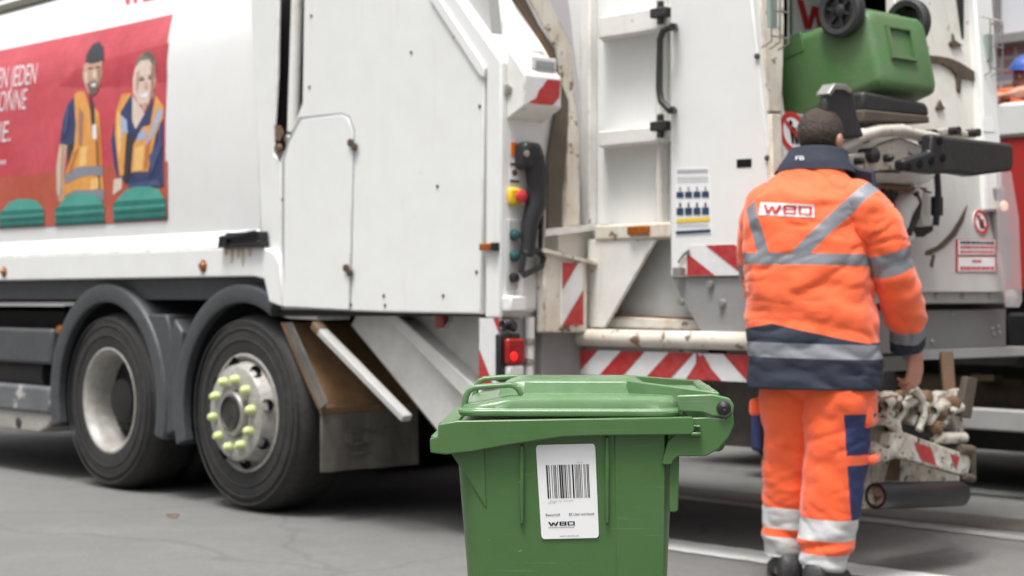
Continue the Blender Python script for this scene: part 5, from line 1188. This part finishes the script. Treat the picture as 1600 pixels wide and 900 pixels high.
for ln in SP:
    (x0, z0_), (x1, z1), wd = ln; d = Vector((x1-x0, 0, z1-z0_)).normalized(); nrm = Vector((-d.z, 0, d.x))
    for s_ in (-.5, .5): cut(bm, Vector((x0, 0, z0_))+nrm*wd*s_, nrm, lambda p: p.z > 1.2)
def jmat(p, nrm):
    z = p.z+.02*p.x
    if 1.200 < z < 1.242: return 1
    if .858 < z < .912: return 1
    if p.z < nvz(p.x): return 2
    if p.z > 1.2:
        for ln in SP:
            if abs(linefn(p, ln)) < ln[2]/2: return 1
    if p.z > 1.57: return 2
    if p.y > .075 and p.z > 1.46 and p.x > -.0: return 2
    return 0
jacket = finish(bm, 'jacket', [M['hiv'], M['tape'], M['navy']], jmat, WK)
bvh = BVHTree.FromBMesh(bm); bm.free()
# collar, standing and folded
b = MB(); rings = []
CK = [(0, -.012, .035, 1.545, .152, .108), (.25, -.010, .04, 1.575, .135, .104), (.6, -.008, .05, 1.605, .118, .100), (.85, -.006, .058, 1.628, .108, .098), (1, -.006, .06, 1.634, .102, .094), (1.1, -.006, .06, 1.626, .094, .088), (1.3, -.006, .055, 1.59, .09, .082)]
for i in range(27):
    t = 1.3*i/26; cx, cy, z, a_, b_ = interp(CK, t); r_ = superring(cx, cy, z, a_, b_, 64, 2.1)
    for p in r_: p.z += -.03*max(0, (p.y-cy))/.1*.6+.012*max(0, -(p.y-cy)/.1)
    rings.append(r_)
b.loft(rings, cap=False); fold(b.bm, .004, (9, 9, 9), 5); collar = finish(b.bm, 'collar', [M['navy']], lambda p, n_: 0, jacket)
bc = BVHTree.FromBMesh(b.bm)
b = MB(); b.prism([(.085, .10, 1.60), (.15, .07, 1.565), (.205, .06, 1.555), (.215, .05, 1.46), (.20, .075, 1.40), (.12, .13, 1.42)], (.0, .035, .0)); b.build('lapel', M['navy'], jacket, .012)
# patch with the mark and the small mark on the collar, laid on the cloth
def onto(tree, x, z, off, yaw=0.0):
    hit = tree.ray_cast(Vector((x, -1, z)), Vector((0, 1, 0)))
    if hit[0] is None: return Vector((x, -.2, z))
    return hit[0]+Vector((0, -off, 0))
def patch(name, tree, quad, mats, figs, parent, back=True):
    """quad: lower-left, lower-right, upper-right, upper-left in x,z; figs: (verts, faces, (u0,u1,v0,v1), material)"""
    def at(u, v):
        return tuple(quad[0][k]*(1-u)*(1-v)+quad[1][k]*u*(1-v)+quad[2][k]*u*v+quad[3][k]*(1-u)*v for k in (0, 1))
    b = MB(); n, m_ = 24, 8; 
    if back:
        g_ = [[b.v(onto(tree, *at(i/n, j/m_), .003)) for i in range(n+1)] for j in range(m_+1)]
        for j in range(m_):
            for i in range(n): b.f([g_[j][i], g_[j][i+1], g_[j+1][i+1], g_[j+1][i]])
    for vs, fs, (u0, u1, v0, v1), mi in figs:
        v2, f2 = draped(vs, fs, .25); b.mi = mi
        b.sub(f2, v2, lambda a, c: onto(tree, *at(u0+(u1-u0)*a, v0+(v1-v0)*c), .0065))
    return b.build(name, mats, parent, smooth=0, recalc=False)
lv, lf = logo2d()
def toloc(px, py, y):       # photo pixel -> worker's own x, z on a plane at depth y behind his spine
    X_ = (px-PX0)/F*PZ; return ((X_-y*math.sin(-YAW))/math.cos(YAW), CAMZ-(py-HZ)/F*PZ)
patch('back_patch', bvh, [toloc(1177, 337, -.165), toloc(1259, 343, -.165), toloc(1258, 323, -.165), toloc(1178, 317, -.165)], [M['paper'], M['redink']], [(lv, lf, (.07, .97, .18, .84), 1)], jacket)
tv, tf = text2d('FB'); patch('collar_mark', bc, [toloc(1241, 251, -.06), toloc(1254, 252, -.06), toloc(1254, 245.5, -.06), toloc(1241, 245, -.06)], [M['paper']], [(tv, tf, (0, 1, 0, 1), 0)], collar, back=False)
# sleeves
def sleeve(keys, side, seed):
    b = MB(); b.loft(limb(keys, 48, 90)); 
    T0 = keys[2]; 
    fold(b.bm, .008, (9, 9, 8), seed, crease=(.007, 6, 13), extra=lambda p: .0045*math.sin((p.z*1.0-p.y*.8)*60+seed)*math.exp(-((p.z-1.12)/.09)**2)+.004*math.sin(p.z*90+p.x*30)*math.exp(-((p.z-.99)/.05)**2))
    return b
def along(keys, t0, t1):
    a = Vector(interp(keys, t0)[:3]); c = Vector(interp(keys, t1)[:3]); return a, (c-a).normalized()
for side, keys, seed in ((1, [(0, .10, .0, 1.43, .085, .085), (.1, .150, .0, 1.425, .090, .100), (.2, .200, .0, 1.375, .094, .104), (.35, .243, .015, 1.31, .086, .096), (.5, .272, .035, 1.205, .079, .088), (.65, .292, .075, 1.105, .077, .083), (.8, .305, .135, 1.02, .076, .080), (.92, .305, .185, .95, .070, .072), (1, .303, .215, .895, .064, .066)], 7),
                         (-1, [(0, -.15, .0, 1.43, .085, .085), (.1, -.18, .0, 1.425, .088, .096), (.2, -.205, .03, 1.375, .090, .098), (.35, -.232, .09, 1.29, .088, .092), (.5, -.245, .15, 1.20, .084, .088), (.65, -.24, .20, 1.12, .08, .084), (.8, -.22, .25, 1.07, .074, .076), (.92, -.21, .29, 1.045, .068, .07), (1, -.18, .325, 1.025, .062, .064)], 8)):
    b = sleeve(keys, side, seed); bm = b.bm
    cuts = []
    for t in (.435, .53, .86, .945):
        a, d = along(keys, t, t+.03); cuts.append((a, d)); cut(bm, a, d)
    if side > 0:
        (x0, z0_), (x1, z1), wd = SP[1]; ds = Vector((x1-x0, 0, z1-z0_)).normalized(); ns = Vector((-ds.z, 0, ds.x))
        for s_ in (-.5, .5): cut(bm, Vector((x0, 0, z0_))+ns*wd*s_, ns, lambda p: p.z > 1.3)
    def smat(p, n_, cuts=cuts):
        s_ = [(p-a).dot(d) > 0 for a, d in cuts]
        if side > 0 and p.z > 1.36 and abs(linefn(p, SP[1])) < SP[1][2]/2: return 1
        if s_[3]: return 2
        if s_[2] or (s_[0] and not s_[1]): return 1
        return 0
    finish(bm, 'sleeve', [M['hiv'], M['tape'], M['navy']], smat, jacket); bm.free()
# trousers
TRS = empty('trousers'); TRS.parent = WK
for side, keys, zb in ((1, [(0, .080, -.0, .90, .11, .11), (.2, .092, -.02, .74, .135, .14), (.4, .083, -.02, .56, .120, .126), (.6, .068, -.03, .38, .112, .116), (.75, .058, -.04, .26, .104, .108), (.88, .045, -.05, .16, .094, .10), (1, .036, -.055, .085, .080, .088)], (.272, .193, .142, .074)),
                       (-1, [(0, -.075, .0, .90, .11, .11), (.2, -.088, .02, .74, .130, .135), (.4, -.10, .05, .56, .112, .12), (.6, -.112, .07, .38, .106, .11), (.75, -.120, .08, .26, .098, .104), (.88, -.125, .08, .17, .088, .096), (1, -.128, .08, .10, .078, .088)], (.285, .205, .175, .095))):
    b = MB(); b.loft(limb(keys, 56, 120))
    fold(b.bm, .009, (8, 8, 4.5), 11+side, crease=(.005, 6, 9), extra=lambda p, s=side: .004*math.sin((p.z+.5*p.x*s)*34)*math.exp(-((p.z-.60)/.10)**2)+.0035*math.sin((p.z+.6*p.x)*46)*math.exp(-((p.z-.42)/.08)**2)+.008*math.sin((p.z-.35*p.x*s)*70)*math.exp(-((p.z-.17)/.03)**2)+.006*math.sin((p.z+.3*p.x)*70)*math.exp(-((p.z-.1)/.03)**2))
    bm = b.bm; tl = (.04, 0, 1)
    for z in zb: cut(bm, (0, 0, z), tl)
    cx = .1*side
    if side > 0:
        cut(bm, (.141, 0, .5), (1, 0, .05)); 
        for z in (.655, .505, .468): cut(bm, (0, 0, z), (0, 0, 1))
    def tm(p, n_, zb=zb, s=side):
        z = p.z+.04*p.x
        if zb[1] < z < zb[0] or zb[3] < z < zb[2]: return 1
        if z < zb[3]: return 2
        if s > 0 and p.x-.141+.05*(p.z-.5) > 0 and zb[0] < z and p.z < .655 and not .468 < p.z < .505: return 2
        return 0
    finish(bm, 'trouser_leg', [M['hivt'], M['tapew'], M['navyb']], tm, TRS); bm.free()
b = MB(); rings = [superring(.005, 0, z, a_, b_, 64) for z, a_, b_ in ((.70, .12, .10), (.74, .2, .135), (.80, .205, .135), (.87, .19, .12))]; b.loft(rings); b.build('seat_piece', M['hivt'], TRS, smooth=180)
b = MB(); b.box((.205, -.07, .470), (.232, .06, .503)); b.build('pocket_flap', M['hivt'], TRS, .01)
b = MB(); b.box((.17, -.09, .60), (.222, .07, .70)); b.build('side_pocket', M['hivt'], TRS, .03, seg=3)
b = MB(); b.box((-.245, -.03, .50), (-.20, .11, .66)); b.mi = 1; b.box((-.25, -.035, .63), (-.205, .115, .70)); b.build('cargo_pocket', [M['navyb'], M['hivt']], TRS, .018, seg=3)
# boots
for (ax, ay, yw) in ((.036, -.055, -8), (-.128, .08, 22)):
    b = MB(); Rm2 = Matrix.Rotation(R(yw), 3, 'Z'); rings = []
    for y, hw, h_ in ((-.105, .03, .05), (-.095, .042, .10), (-.06, .048, .125), (0, .05, .13), (.05, .052, .10), (.10, .056, .075), (.15, .054, .062), (.185, .044, .05), (.205, .024, .035)):
        rings.append([Vector((ax, ay, 0))+Rm2 @ Vector((hw*math.copysign(abs(math.cos(t))**.7, math.cos(t)), y, .004+h_/2+h_/2*math.copysign(abs(math.sin(t))**.7, math.sin(t)))) for t in [2*math.pi*k/28 for k in range(28)]])
    b.loft(rings); bo_ = b.build('boot', M['boot'], WK, smooth=180)
    b = MB(); b.prism([Vector((ax, ay, .0))+Rm2 @ Vector((x, y, 0)) for x, y in rrect(-.054, .054, -.112, .208, .045)], (0, 0, .022)); b.build('sole', M['black'], bo_, .004)

# ---- second worker leaning on the red truck, far right
pc_ = S(1657, 120, T2Y+.55); wpos = TROOT+TD*pc_.x+TN*pc_.y
BEDZ = zC+.062
W2 = empty('person', (wpos.x+.04, wpos.y, BEDZ), R(100), 'worker with blue hard hat and orange sleeve leaning over the rail of the red truck', 'person')
hz2 = S(1657, 120, T2Y+.55).z-BEDZ
b = MB(); hc2 = Vector((0, .22, hz2-.02)); P2_ = head_shapes(b, hc2, 0, 1.0)
chain(b, [((0, .16, hz2-.20), .07), ((0, .10, hz2-.32), .12), ((0, -.08, hz2-.60), .13), ((0, -.14, hz2-.74), .13)])
top2 = zA-BEDZ
A2 = [((.19, .12, hz2-.24), (.30, .20, top2+.10), (.20, .45, top2+.055)), ((-.19, .12, hz2-.24), (-.30, .18, top2+.10), (-.28, .44, top2+.055))]
for sh, el, wr in A2: chain(b, [(sh, .055), (el, .045), (wr, .032)])
hand_shapes(b, A2[0][2], (-.3, .9, -.15), (0, -.1, -1), (-1, 0, 0), 1.0, .4); hand_shapes(b, A2[1][2], (.3, .9, -.15), (0, -.1, -1), (1, 0, 0), 1.0, .4)
for s_ in (-1, 1):
    chain(b, [((s_*.09, -.14, hz2-.76), .10), ((s_*.11, -.02, .46), .07), ((s_*.11, -.16, .10), .05), ((s_*.11, -.16, .05), .045)]); chain(b, [((s_*.11, -.16, .045), .045), ((s_*.12, .02, .04), .036)])
body2 = fuse(b, 'body', M['skin'], W2, .009)
for s_ in (-1, 1):
    b = MB(); b.ball(P2_(s_*.032, .079, .012), .012, 8); b.build('eye', M['eye'], body2)
b = MB(); rings = []
for i in range(12):
    a = math.pi/2*(i+.2)/11.2; rings.append([hc2+Vector((.105*math.sin(a)*math.cos(t), -.01+.128*math.sin(a)*math.sin(t), .045+.10*math.cos(a))) for t in [2*math.pi*k/40 for k in range(40)]])
rings.append([hc2+Vector((.118*math.cos(t), .0+(.175 if math.sin(t) > 0 else .14)*math.sin(t), .040)) for t in [2*math.pi*k/40 for k in range(40)]])
b.loft(rings); b.build('hard_hat', mat('blue_helmet', (.03, .09, .36), .3, coat=.3), W2, .004)
b = MB(); rings = [superring(0, y, z, a_, b_, 48) for y, z, a_, b_ in ((-.15, hz2-.86, .20, .15), (-.12, hz2-.70, .205, .16), (-.02, hz2-.5, .215, .16), (.08, hz2-.33, .22, .15), (.12, hz2-.24, .19, .12), (.15, hz2-.18, .11, .09), (.165, hz2-.14, .075, .075))]
b.loft(rings); fold(b.bm, .008, (9, 9, 12), 3); finish(b.bm, 'jacket', [mat('orange_work_shirt', (.62, .13, .03), .8, var=(9, .4, (.5, .09, .02)), bump=(12, .3)), M['navy']], lambda p, n_: 0, W2)
for s_, (sh, el, wr) in zip((1, -1), A2):
    b = MB(); b.tube([Vector(sh)*1.0-Vector((s_*.05, 0, -.01)), sh, (Vector(sh)+Vector(el))/2, el, Vector(el).lerp(Vector(wr), .25)], [.075, .082, .072, .068, .056], 20); fold(b.bm, .006, (14, 14, 18), 4); b.build('sleeve', MATS['orange_work_shirt'], W2, smooth=180)
for s_ in (-1, 1):
    b = MB(); b.tube([(s_*.085, -.14, hz2-.72), (s_*.10, -.06, hz2*.5), (s_*.11, -.02, .47), (s_*.11, -.12, .22), (s_*.11, -.16, .06)], [.125, .105, .088, .08, .075], 20); fold(b.bm, .006, (10, 10, 14), 6); b.build('trouser_leg', M['hivt'], W2, smooth=180)
    b = MB(); b.prism([(s_*.11+x, -.16+y, 0) for x, y in rrect(-.05, .05, -.09, .20, .045)], (0, 0, .085)); b.build('boot', M['boot'], W2, .025, seg=3)
for o in list(bpy.data.objects):
    if o.type == 'MESH' and 'kind' not in o and o.parent is None and 'label' not in o: print('UNLABELLED', o.name)
